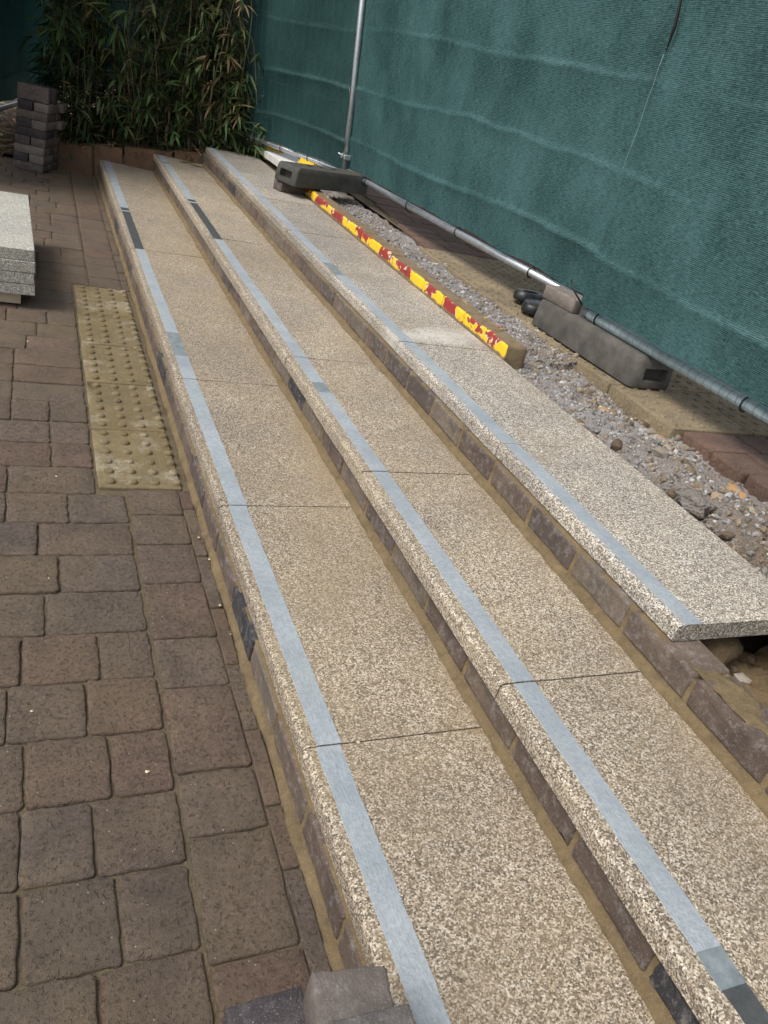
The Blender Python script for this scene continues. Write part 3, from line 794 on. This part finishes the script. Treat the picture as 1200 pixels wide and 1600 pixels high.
# unseen taller clump added off frame, arching over to shade the left corner
shade_bam = empty('bamboo_clump', (-1.0, 7.6, .1)); tag(shade_bam, 'unseen bamboo clump added beyond the left frame edge to shade the corner', 'bamboo')
V = []; F = []; C = []; rn = random.Random(91); inv2 = Matrix.Translation((1.0,-7.6,-.1))
for i in range(85):
    x = rn.uniform(-1.5,-.55); y = rn.uniform(6.4,8.7); x -= .25*(y < 7.2); z = bedz(x,y)-.02; H = rn.uniform(2.6,4.0); pts = []
    ax, ay = rn.uniform(.0,.42), rn.uniform(-.22,.12)
    for k in range(10):
        t = k/9; pts.append(Vector((x+ax*t*t*H, y+ay*t*t*H, z+H*t*(1-.1*t))))
    mb = MB(); mb.tube(pts, [lerp(.007,.003,k/9) for k in range(10)], 5); o = mb.build('cane', M_cane, smooth=True); o.parent = shade_bam; o.matrix_parent_inverse = inv2
    for q in range(190):
        t = rn.uniform(.5,1); s_ = t*9; a = min(8,int(s_)); p = pts[a].lerp(pts[a+1], s_-a); az = rn.uniform(0,6.283)
        out = Vector((math.cos(az), math.sin(az), rn.uniform(-.2,.4))); b = p+out.normalized()*rn.uniform(.02,.25)
        for c in range(2):
            leaf_geo(V,F,C,b,out+Vector((rn.gauss(0,.5),rn.gauss(0,.5),rn.gauss(-.2,.4))),rn.uniform(.10,.19),rn.uniform(.013,.022),rn.uniform(.5,1.5),tuple(k_*rn.uniform(.7,1.2) for k_ in rn.choice(GREENS)),rn)
o = mo('foliage', V, F, M_leaf); with_tint(o, C); o['kind'] = 'stuff'; o.parent = shade_bam; o.matrix_parent_inverse = inv2
rn = random.Random(31); V = []; F = []; C = []
LIT_GREENS = [(.075,.13,.035),(.09,.15,.045),(.06,.10,.03),(.12,.16,.06)]  # brighter greens: light on the outer sprays put into the leaf colour
for i in range(150):
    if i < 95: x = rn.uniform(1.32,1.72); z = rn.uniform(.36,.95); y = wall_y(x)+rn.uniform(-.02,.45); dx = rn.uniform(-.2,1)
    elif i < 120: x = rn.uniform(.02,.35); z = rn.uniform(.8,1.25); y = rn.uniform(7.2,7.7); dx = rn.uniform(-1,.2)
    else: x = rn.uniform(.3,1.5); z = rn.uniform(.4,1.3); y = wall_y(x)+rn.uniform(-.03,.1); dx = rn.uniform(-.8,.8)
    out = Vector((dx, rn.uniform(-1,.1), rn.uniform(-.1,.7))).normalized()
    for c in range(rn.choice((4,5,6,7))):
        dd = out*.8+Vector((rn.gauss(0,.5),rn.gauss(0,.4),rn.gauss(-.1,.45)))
        leaf_geo(V,F,C,(x+rn.gauss(0,.02),y+rn.gauss(0,.02),z+rn.gauss(0,.02)),dd,rn.uniform(.10,.21),rn.uniform(.014,.026),rn.uniform(.3,1.1),tuple(k_*rn.uniform(.8,1.2) for k_ in rn.choice(LIT_GREENS)),rn)
for i in range(1500):
    x = rn.uniform(.05,1.0); y = rn.uniform(7.35,8.6); z = .2+rn.random()*.42; az = rn.uniform(0,6.283)
    leaf_geo(V,F,C,(x,y,z),(math.cos(az),math.sin(az)-.2,rn.uniform(-.4,.7)),rn.uniform(.09,.2),rn.uniform(.012,.024),rn.uniform(.2,1.2),tuple(k_*rn.uniform(.6,1.1) for k_ in rn.choice(GREENS)),rn)
o = mo('low_foliage', V, F, M_leaf); with_tint(o, C); o['kind'] = 'stuff'; o.parent = bam; o.matrix_parent_inverse = invb
# fallen leaves on the bed
V = []; F = []; C = []; rn = random.Random(12)
for i in range(2000):
    x = rn.uniform(-1.1,1.66); y = wall_y(x)+.05+rn.random()**1.6*(1.0 if x > .1 else 1.9)
    az = rn.uniform(0,6.283); leaf_geo(V,F,C,(x,y,bedz(x,y)+.008+rn.random()*.02),(math.cos(az),math.sin(az),rn.uniform(-.05,.25)),rn.uniform(.06,.15),rn.uniform(.008,.018),rn.uniform(.0,.3),tuple(k_*rn.uniform(.6,1.1) for k_ in rn.choice(DEAD)),rn)
o = mo('leaf_litter', V, F, M_leaf); with_tint(o, C); tag(o, 'dry tan bamboo leaves littering the soil behind the wall', kind='stuff')
for x,y,z,a,lab in [(1.03,6.78,Z2+.004,.3,'dry tan bamboo leaf fallen at the far end of the middle step'),(1.10,6.74,Z2+.004,-.5,'curled pale bamboo leaf beside another at the far end of the middle step')]:
    V = []; F = []; C = []; leaf_geo(V,F,C,(0,0,0),(math.cos(a),math.sin(a),.05),.16,.022,.02,DEAD[1],rn)
    V2 = [(p[0],p[1],p[2]+.0015) for p in V]; n = len(V)
    o = mo('fallen_leaf', V, F, M_leaf, loc=(x,y,z)); with_tint(o, C); tag(o, lab, 'leaf')

# ------------------------------------------------------------------ fences
def fence(label, b0, b1, up0, up1, fabric, seed, H=1.95, folds=(.22,.55,.89,1.22,1.55), front=1, wires=False, bottom=.02, rail=True, sleeve=False, posts=(1,1), group='fence panels dressed with green netting', top_rail=True, gap=.012):
    b0, b1 = Vector(b0), Vector(b1); up0, up1 = Vector(up0), Vector(up1)
    L = (b1-b0).length; t = (b1-b0).normalized(); nrm = t.cross(Vector((0,0,1))).normalized()*front
    root = empty('temporary_fence', tuple((b0+b1)/2)); tag(root, label, 'fence', group)
    iv = Matrix.Translation(-(b0+b1)/2)
    def put(o): o.parent = root; o.matrix_parent_inverse = iv; return o
    P = lambda u, h: b0.lerp(b1,u)+up0.lerp(up1,u)*h
    nu, nv = int(L/.018), 190
    V = []; F = []; UV = []; rn = random.Random(seed)
    vc = [(rn.uniform(0,1), rn.uniform(-.02,.02), rn.uniform(.004,.010)) for _ in range(int(L*2.2))]
    for j in range(nv+1):
        for i in range(nu+1):
            u = i/nu; h0 = bottom+(H-bottom)*j/nv
            x = u*L
            # horizontal packing folds: sagging sharp creases
            d = .012*n3((x,h0,seed),1.3)+.009*n3((x,h0*.6,seed+4),3.6)+.004*n3((x,h0*.5,seed+9),8)+.0018*n3((x*3,h0,seed),14)+.0012*n3((x,h0*3,seed+2),26)
            for fi, fh in enumerate(folds):
                yy = h0-fh-.035*n3((x*.9,fi,seed),1)-.010*n3((x,fi,seed+8),4)-.015*math.sin(x*2.1+fi+seed)
                d += .016*(math.exp(-yy/.006) if yy > 0 else math.exp(yy/.05))*max(.12,.62+1.3*n3((x,fi,seed+3),1.4))
            for cu, sl, am in vc:
                xx = x-cu*L-sl*(h0-1)*3; d += am*.9*math.exp(-abs(xx)/.010)*max(0,n3((cu*9,h0,seed),2.2)+.2)
            # pulled in at the two posts
            d += -.008*math.exp(-(x/.05)**2)-.008*math.exp(-((L-x)/.05)**2)
            hh = h0
            if j == 0: hh += .010*n3((x,0,seed),3)+.012*abs(math.sin(x*math.pi/.55))*1.0-.006
            V.append(tuple(P(u,hh)+nrm*(gap+.012+d))); UV.append((x, h0))
    for j in range(nv):
        for i in range(nu): a = j*(nu+1)+i; F.append((a,a+1,a+nu+2,a+nu+1))
    o = put(mo('netting', V, F, fabric, smooth=True))
    uvl = o.data.uv_layers.new(name='UVMap')
    li = [0]*len(o.data.loops); o.data.loops.foreach_get('vertex_index', li)
    uvl.data.foreach_set('uv', [c for k in li for c in UV[k]])
    R_ = .019
    if rail:
        mb = MB(); mb.tube([P(0,0),P(.33,0)+Vector((0,0,-.004)),P(.66,0)+Vector((0,0,-.004)),P(1,0)], R_, 12); put(mb.build('bottom_rail', M_galv, smooth=True))
    if top_rail:
        mb = MB(); mb.tube([P(0,H),P(1,H)], R_, 10); put(mb.build('top_rail', M_galv, smooth=True))
    for k, u in ((0,0.0),(1,1.0)):
        if posts[k]:
            mb = MB(); mb.tube([P(u,-.10),P(u,.5),P(u,H)], .021, 12); put(mb.build('post', M_galv, smooth=True))
    if wires:
        mb = MB(); n = int(L/.075)
        for i in range(1,n): mb.tube([P(i/n,0)+nrm*(gap+.044),P(i/n,H)+nrm*(gap+.044)], .0014, 4, False)
        for i in range(1,9): mb.tube([P(0,H*i/9)+nrm*(gap+.047),P(1,H*i/9)+nrm*(gap+.047)], .0014, 4, False)
        put(mb.build('wire_mesh', M_wire))
    if sleeve:
        mb = MB(); pts = []; rad = []; n = int(L*.98/.040)
        for i in range(n):
            a0 = i/n; a1 = (i+.86)/n; a2 = (i+.93)/n
            for a,r_ in ((a0,.0235),(a1,.0235),(a1+.001,.0195),(a2,.0195)):
                pts.append(P(.012+a*.97,0)); rad.append(r_)
        mb.tube(pts, rad, 14); put(mb.build('ribbed_sleeve', M_sleeve, smooth=False))
    return root, P, put
def ties(P, put, us, r_=.024):
    for u in us:
        c = P(u,0); t = (P(u+.01,0)-P(u-.01,0)).normalized(); a = t.cross(Vector((0,0,1))).normalized(); b = a.cross(t)
        mb = MB(); mb.tube([c+(a*math.cos(k*math.pi/8)+b*math.sin(k*math.pi/8))*r_ for k in range(17)], .003, 5, False)
        put(mb.build('cable_tie', M_tie))
UP = (0,0,1)
_, P, put = fence('long green netted fence panel between the two grey fence feet', (2.07,5.86,.55), (2.262,2.86,.562), (-.075,.02,1), (.01,0,1), M_fabric, 3, front=1, posts=(0,0), bottom=.032)
# fence runs towards the camera, so the camera side is its -x side
ties(P, put, (.13,.355,.57,.825,.97))
_, P, put = fence('near green netted fence panel with a grey ribbed sleeve on its bottom rail', (2.165,2.80,.555), (2.33,-.70,.57), (.01,0,1), (0,0,1), M_fabric, 8, front=1, sleeve=True, posts=(1,1), gap=.036, bottom=.034)
ties(P, put, (.03,.27,.5), .028)
hx = Vector((-.062,0,0))
mb = MB(); mb.tube([P(.0,.52+.05*k)+hx+Vector((.006*n3((k,0,0),.8),.01*n3((k,3,0),.5),0)) for k in range(10)], .0013, 5); put(mb.build('netting_hem', M_hem, smooth=True))
mb = MB(); mb.tube([P(.002,.98)+hx,P(.004,1.06)+hx*1.1,P(-.002,1.16)+hx*1.1,P(.0,1.25)+hx], [.002,.007,.005,.002], 6); put(mb.build('cable_tie', M_tie, smooth=True))
mb = MB(); mb.tube([P(.005,.03)+hx*.6,P(-.006,.07)+hx*1.1,P(-.016,.11)+hx*1.3], .004, 6); put(mb.build('cable_tie', M_tie, smooth=True))
_, P, put = fence('green netted fence panel with visible wire grid behind the bamboo\'s right side', (2.035,5.80,.55), (.74,9.05,.52), (-.085,.02,1), (-.03,0,1), M_fabric_shaded, 13, front=-1, wires=True, posts=(1,1), folds=(.19,.51,.85,1.2,1.5))
ties(P, put, (.12,.22,.32))
fence('dark green netted fence panel at the upper left behind the brick stack', (-.69,6.12,.26), (.10,9.55,.25), UP, UP, M_fabric_shaded, 21, front=1, folds=(.24,.58,.9,1.2,1.5), bottom=.05)
fence('short green netted fence panel closing the corner behind the bamboo', (.10,9.55,.30), (.74,9.05,.52), UP, (-.03,0,1), M_fabric_shaded, 27, front=1)

# ------------------------------------------------------------------ fence feet
def rbox(bm, lx, ly, lz, r_, loc=(0,0,0), seg=3):
    t = bmesh.new(); bmesh.ops.create_cube(t, size=1); bmesh.ops.scale(t, verts=t.verts, vec=(lx,ly,lz))
    bmesh.ops.bevel(t, geom=t.edges[:], offset=r_, segments=seg, affect='EDGES', profile=.5)
    bmesh.ops.translate(t, verts=t.verts, vec=loc); m = bpy.data.meshes.new('t'); t.to_mesh(m); t.free(); bm.from_mesh(m); bpy.data.meshes.remove(m)
def fence_foot(label, loc, rz, ry, mat, L=.68, W=.215, H=.125, seed=0, corner=.035):
    root = empty('ballast_block', loc); root.rotation_euler = (0, ry, rz); tag(root, label, 'ballast block', 'rubber fence feet')
    # body: tapered bar with rounded plan ends, hand slot through each end and post holes on top
    bm = bmesh.new(); n = 10; rings = []
    def outline(k, z):
        pts = []; hl, hw = L/2*k, W/2*k; c = corner
        for cx,cy,a0 in ((hl-c,hw-c,0),(-hl+c,hw-c,90),(-hl+c,-hw+c,180),(hl-c,-hw+c,270)):
            for a in (0,22,45,68,90): pts.append(bm.verts.new((cx+c*math.cos(R(a0+a))+.002*n3((cx,a,seed),3), cy+c*math.sin(R(a0+a)), z+.002*n3((cx,cy,a+seed),2))))
        return pts
    zs = [(1.0,0),(1.01,.012),(1.0,.045),(.985,H-.03),(.965,H-.010),(.93,H)]
    for k,z in zs: rings.append(outline(k,z))
    for a,b in zip(rings, rings[1:]):
        for i in range(len(a)): bm.faces.new((a[i],a[(i+1)%len(a)],b[(i+1)%len(a)],b[i]))
    bm.faces.new(rings[-1]); bm.faces.new(rings[0][::-1])
    me = bpy.data.meshes.new('body'); bm.to_mesh(me); bm.free(); me.materials.append(mat); me.polygons.foreach_set('use_smooth',[True]*len(me.polygons))
    me.set_sharp_from_angle(angle=R(38))
    body = inst('body', me, root)
    # hand slots cut by boolean
    cb = bmesh.new(); rbox(cb, .09, .12, .05, .008, (L/2,0,.055)); rbox(cb, .09, .12, .05, .008, (-L/2,0,.055))
    for x in (-.11,0,.11):
        t = bmesh.new(); bmesh.ops.create_cone(t, segments=14, radius1=.024, radius2=.024, depth=.1, cap_ends=True); bmesh.ops.translate(t, verts=t.verts, vec=(x,.03,H)); m = bpy.data.meshes.new('t'); t.to_mesh(m); t.free(); cb.from_mesh(m); bpy.data.meshes.remove(m)
    cm = bpy.data.meshes.new('cut'); cb.to_mesh(cm); cb.free(); co = bpy.data.objects.new('cut', cm); link(co, root)
    md = body.modifiers.new('cut','BOOLEAN'); md.object = co; md.operation = 'DIFFERENCE'; md.solver = 'EXACT'
    dg = bpy.context.evaluated_depsgraph_get(); bpy.context.view_layer.update(); nm = bpy.data.meshes.new_from_object(body.evaluated_get(dg))
    body.modifiers.clear(); body.data = nm; bpy.data.objects.remove(co); return root
fence_foot('long grey rubber fence foot on the buff tactile slabs beside the gravel trench', (2.215,2.70,ZUP+.008), R(93), 0, M_foot, .74, .215, .125, 1)
fence_foot('dark rubber fence foot propped on bricks at the far end of the painted kerb', (1.79,5.50,.466), R(24), R(.5), M_foot_far, .66, .22, .115, 2, .018)
# post clamp and wire ends at the far post
cl = empty('steel_clamp', (2.018,5.785,.65)); tag(cl, 'small steel clamp joining the panels at the far post', 'clamp')
for sx in (-1,1):
    bm = bmesh.new(); rbox(bm, .05,.03,.035,.006); me = bpy.data.meshes.new('jaw'); bm.to_mesh(me); bm.free(); me.materials.append(M_galv)
    inst('jaw', me, cl, (.0,.03*sx,0))
mb = MB(); mb.tube([(-.07,-.03,.02),(-.02,-.035,.0),(.05,-.035,-.01)], .006, 6); mb.build('bolt', M_galv, cl, True)

# ------------------------------------------------------------------ loose bricks
lb = [block('loose_brick', .215, .1025, .058, .004, .005, .0016, 1800+i, M_loose, .0012, bottom=True, bev_bot=.003, zoff=.058) for i in range(5)]
lbd = [block('loose_brick', .215, .1025, .058, .004, .005, .0016, 1850+i, M_dkbrick, .0012, bottom=True, bev_bot=.003, zoff=.058) for i in range(3)]
lbp = [block('loose_brick', .215, .1025, .058, .005, .006, .002, 1890+i, M_palebrick, .002, bottom=True, bev_bot=.003, zoff=.058, per=8) for i in range(2)]
def brick(label, loc, rot, dark=False, group=None, seed=None):
    o = inst('loose_brick', (lbd[rnd.randrange(3)] if dark else lb[rnd.randrange(5)]), None, loc, rot); return tag(o, label, 'brick', group)
ordn = ['bottom','second','third','fourth','fifth','sixth','seventh','eighth']
sb = Vector((-.146,6.905,0)); th = math.atan2(-.073,.21); ux = Vector((math.cos(th),math.sin(th),0)); vx = Vector((-math.sin(th),math.cos(th),0))
darks = {(1,0),(4,0),(4,1),(5,0),(7,0)}
for c in range(8):
    z = .002+c*.0595; j = lambda: rnd.uniform(-.006,.006); lean = ux*.0045*c
    nm = ordn[c]
    if c % 2 == 0:
        for i, pos in enumerate(('front','middle','back')):
            p = sb+ux*(.1075+j())+vx*(.053+.1045*i)+lean
            brick(f'{pos} brick of the {nm} course, laid crosswise, in the tall brick stack', (p.x,p.y,z), (0,0,th+rnd.gauss(0,.02)), (c,i) in darks, 'bricks of the tall stack')
    else:
        for i, pos in enumerate(('left','right')):
            p = sb+ux*(.053+.111*i+j()*.5)+vx*(.1075+j())+lean
            brick(f'{pos} brick of the {nm} course, end outward, in the tall brick stack', (p.x,p.y,z), (0,0,th+math.pi/2+rnd.gauss(0,.02)), (c,i) in darks, 'bricks of the tall stack')
        p = sb+ux*(.1075+j()+(.03 if c in (5,7) else 0))+vx*(.268+j())+lean
        brick(f'rear brick of the {nm} course in the tall brick stack', (p.x,p.y,z), (0,0,th+rnd.gauss(0,.03)), False, 'bricks of the tall stack')
p = sb+ux*.135+vx*.06; zt = .002+8*.0595
brick('topmost brick set on edge at the front of the tall brick stack', (p.x,p.y+.03,zt+.0515), (R(90),0,th+.06), False, 'bricks of the tall stack')
p = sb+ux*.155+vx*.16
brick('second brick set on edge behind the topmost one on the tall stack', (p.x,p.y+.03,zt+.0515), (R(90),0,th-.03), True, 'bricks of the tall stack')

# near stack at the bottom edge
nb_ = 'bricks stacked at the bottom edge of the photo'
sc65 = 65/58
def nbrick(label, x, y, z, rz, dark=False, mesh=0):
    o = inst('loose_brick', lbd[mesh] if dark else (lbp[mesh-3] if mesh > 2 else lb[mesh]), None, (x,y,z), (0,0,rz), (1,1,sc65)); tag(o, label, 'brick', nb_)
for c in range(3):
    nbrick(['bottom brick under the dark brick at the bottom edge of the photo','brick directly beneath the dark brick at the bottom edge of the photo','dark purplish brick at the bottom edge of the photo, left of the pale one'][c], .284+.002*c, .420-.003*c, .004+c*.0652, R(92)+.01*c, c == 2, c)
for c in range(4):
    nbrick(['bottom brick under the pale grey brick at the bottom edge','second brick up under the pale grey brick at the bottom edge','brick directly beneath the pale grey brick at the bottom edge','pale grey brick at the bottom edge, in front of the lowest step'][c], .364+.002*(3-c), .392, .004+c*.0652, R(82), False, c)
nbrick('topmost grey brick, at the very bottom edge of the photo', .359, .306, .004+4*.0652, R(88), False, 4)

# far foot supports
brick('brick wedged flat under the near end of the far fence foot', (1.572,5.48,Z3+.002), (0,0,R(18)), False, 'bricks propping the far fence foot')
brick('brick lying behind the propping brick, at the far end of the top step', (1.60,5.80,Z3+.002), (0,0,R(80)), False, 'bricks propping the far fence foot')
brick('brown brick lying on the far end of the near fence foot', (2.155,2.935,ZUP+.134), (0,0,R(97)), False, 'loose bricks by the fence')
# stack of new slabs at the left edge with its bearers
for k in range(4):
    zt = .058+.05*(k+1); x1 = -.011+rnd.uniform(-.003,.003); x0 = x1-.42; ya = 3.725+rnd.uniform(-.004,.004); yb = ya+1.07
    mb = bmesh.new(); rbox(mb, .42, 1.07, .0485, .0025, (0,0,0), 2); me = bpy.data.meshes.new('granite_slab'); mb.to_mesh(me); mb.free(); me.materials.append(M_granite_new)
    o = inst('granite_slab', me, None, ((x0+x1)/2,(ya+yb)/2,zt-.025), (0,0,R(1.8)+rnd.gauss(0,.002)))
    tag(o, ['bottom','second','third','top'][k]+' granite slab of the grey stack at the left edge', 'slab', 'new granite slabs stacked at the left')
for y_, lab in ((3.80,'near pale timber bearer under the granite slab stack'),(4.62,'far pale timber bearer under the granite slab stack')):
    mb = bmesh.new(); rbox(mb, .36, .07, .05, .004, (0,0,0), 2); me = bpy.data.meshes.new('timber_bearer'); mb.to_mesh(me); mb.free(); me.materials.append(M_wood)
    tag(inst('timber_bearer', me, None, (-.23,y_,.029), (0,0,R(2))), lab, 'timber', 'timber bearers under the slab stack')

# ------------------------------------------------------------------ black barrier feet, board and yellow feet
bf = empty('barrier_support', (2.24,3.32,ZUP)); tag(bf, 'black plastic barrier foot with two rounded pads beside the near fence foot', 'barrier foot')
def pad(lx, ly, h, mat, hole=True):
    bm = bmesh.new(); n = 28; rings = []
    for k,z in ((1,0),(1.03,.008),(1,h*.75),(.9,h)):
        rings.append([bm.verts.new((lx*k*math.copysign(abs(math.cos(a))**.75,math.cos(a)), ly*k*math.copysign(abs(math.sin(a))**.75,math.sin(a)), z)) for a in [2*math.pi*i/n for i in range(n)]])
    if hole:
        for k,z in ((.62,h*.95),(.55,h*.4)):
            rings.append([bm.verts.new((lx*k*math.cos(a), ly*(k-.08)*math.sin(a), z)) for a in [2*math.pi*i/n for i in range(n)]])
    for a,b in zip(rings,rings[1:]):
        for i in range(n): bm.faces.new((a[i],a[(i+1)%n],b[(i+1)%n],b[i]))
    bm.faces.new(rings[-1])
    me = bpy.data.meshes.new('pad'); bm.to_mesh(me); bm.free(); me.materials.append(mat); me.polygons.foreach_set('use_smooth',[True]*len(me.polygons)); me.set_sharp_from_angle(angle=R(45)); return me
inst('pad', pad(.125,.058,.045,M_black), bf, (.05,.11,.012), (0,R(6),R(35)))
inst('pad', pad(.115,.060,.045,M_black,False), bf, (-.02,-.07,.008), (0,R(4),R(50)))
mb = MB(); mb.tube([(.09,-.0,.02),(.10,.02,.10),(.10,.03,.17)], .015, 10); mb.build('stem', M_black, bf, True)

bd = bmesh.new(); rbox(bd, .26, 1.25, .05, .003, (0,0,0), 2); me = bpy.data.meshes.new('white_board'); bd.to_mesh(me); bd.free(); me.materials.append(M_board)
tag(inst('white_board', me, None, (1.80,6.62,.455), (0,0,R(2))), 'pale white board lying flat beyond the far fence foot', 'board')
def wedge(label, loc, rz, lx, ly, h):
    bm = bmesh.new(); rings = []
    for k,kx,z in ((1,1,0),(1,1,.05),(.8,.82,h*.7),(.5,.45,h)):
        rings.append([bm.verts.new((sx*lx*kx, sy*ly*k, z)) for sx,sy in ((1,1),(0,1.12),(-1,1),(-1,-1),(0,-1.12),(1,-1))])
    for a,b in zip(rings,rings[1:]):
        for i in range(6): bm.faces.new((a[i],a[(i+1)%6],b[(i+1)%6],b[i]))
    bm.faces.new(rings[-1]); bm.faces.new(rings[0][::-1])
    bmesh.ops.bevel(bm, geom=bm.edges[:], offset=.008, segments=2, affect='EDGES')
    me = bpy.data.meshes.new('barrier_support'); bm.to_mesh(me); bm.free(); me.materials.append(M_yellow); me.polygons.foreach_set('use_smooth',[True]*len(me.polygons)); me.set_sharp_from_angle(angle=R(40))
    return tag(inst('barrier_support', me, None, loc, (0,0,rz)), label, 'barrier foot', 'yellow plastic barrier feet')
wedge('yellow plastic barrier foot behind the far fence foot', (2.10,6.30,ZUP+.004), R(26), .30, .10, .215)
wedge('small yellow plastic barrier foot poking out beside the bamboo', (1.79,6.86,ZUP+.002), R(70), .10, .08, .18)
# chips of mortar and pale debris on the pavers and treads
rn = random.Random(44)
V = MB()
for i in range(26):
    k = rn.random()
    if k < .5: x,y,z = rn.uniform(-.2,.25), rn.uniform(.7,5.5), .002
    elif k < .75: x,y,z = rn.uniform(.39,.45), rn.uniform(.8,4.0), .006
    else: x,y,z = rn.uniform(.57,.84), rn.uniform(.9,5), Z1+.001
    s_ = rn.uniform(.0018,.0042); n = 6; ring = [(x+s_*rn.uniform(.6,1.5)*math.cos(a), y+s_*rn.uniform(.6,1.5)*math.sin(a), z) for a in [i_*math.pi/3 for i_ in range(n)]]
    V.add(ring+[(x,y,z+s_*.6)], [(i_,(i_+1)%n,n) for i_ in range(n)])
tag(V.build('debris_chips', M_wood), 'small pale chips of mortar scattered over pavers and treads', kind='stuff')
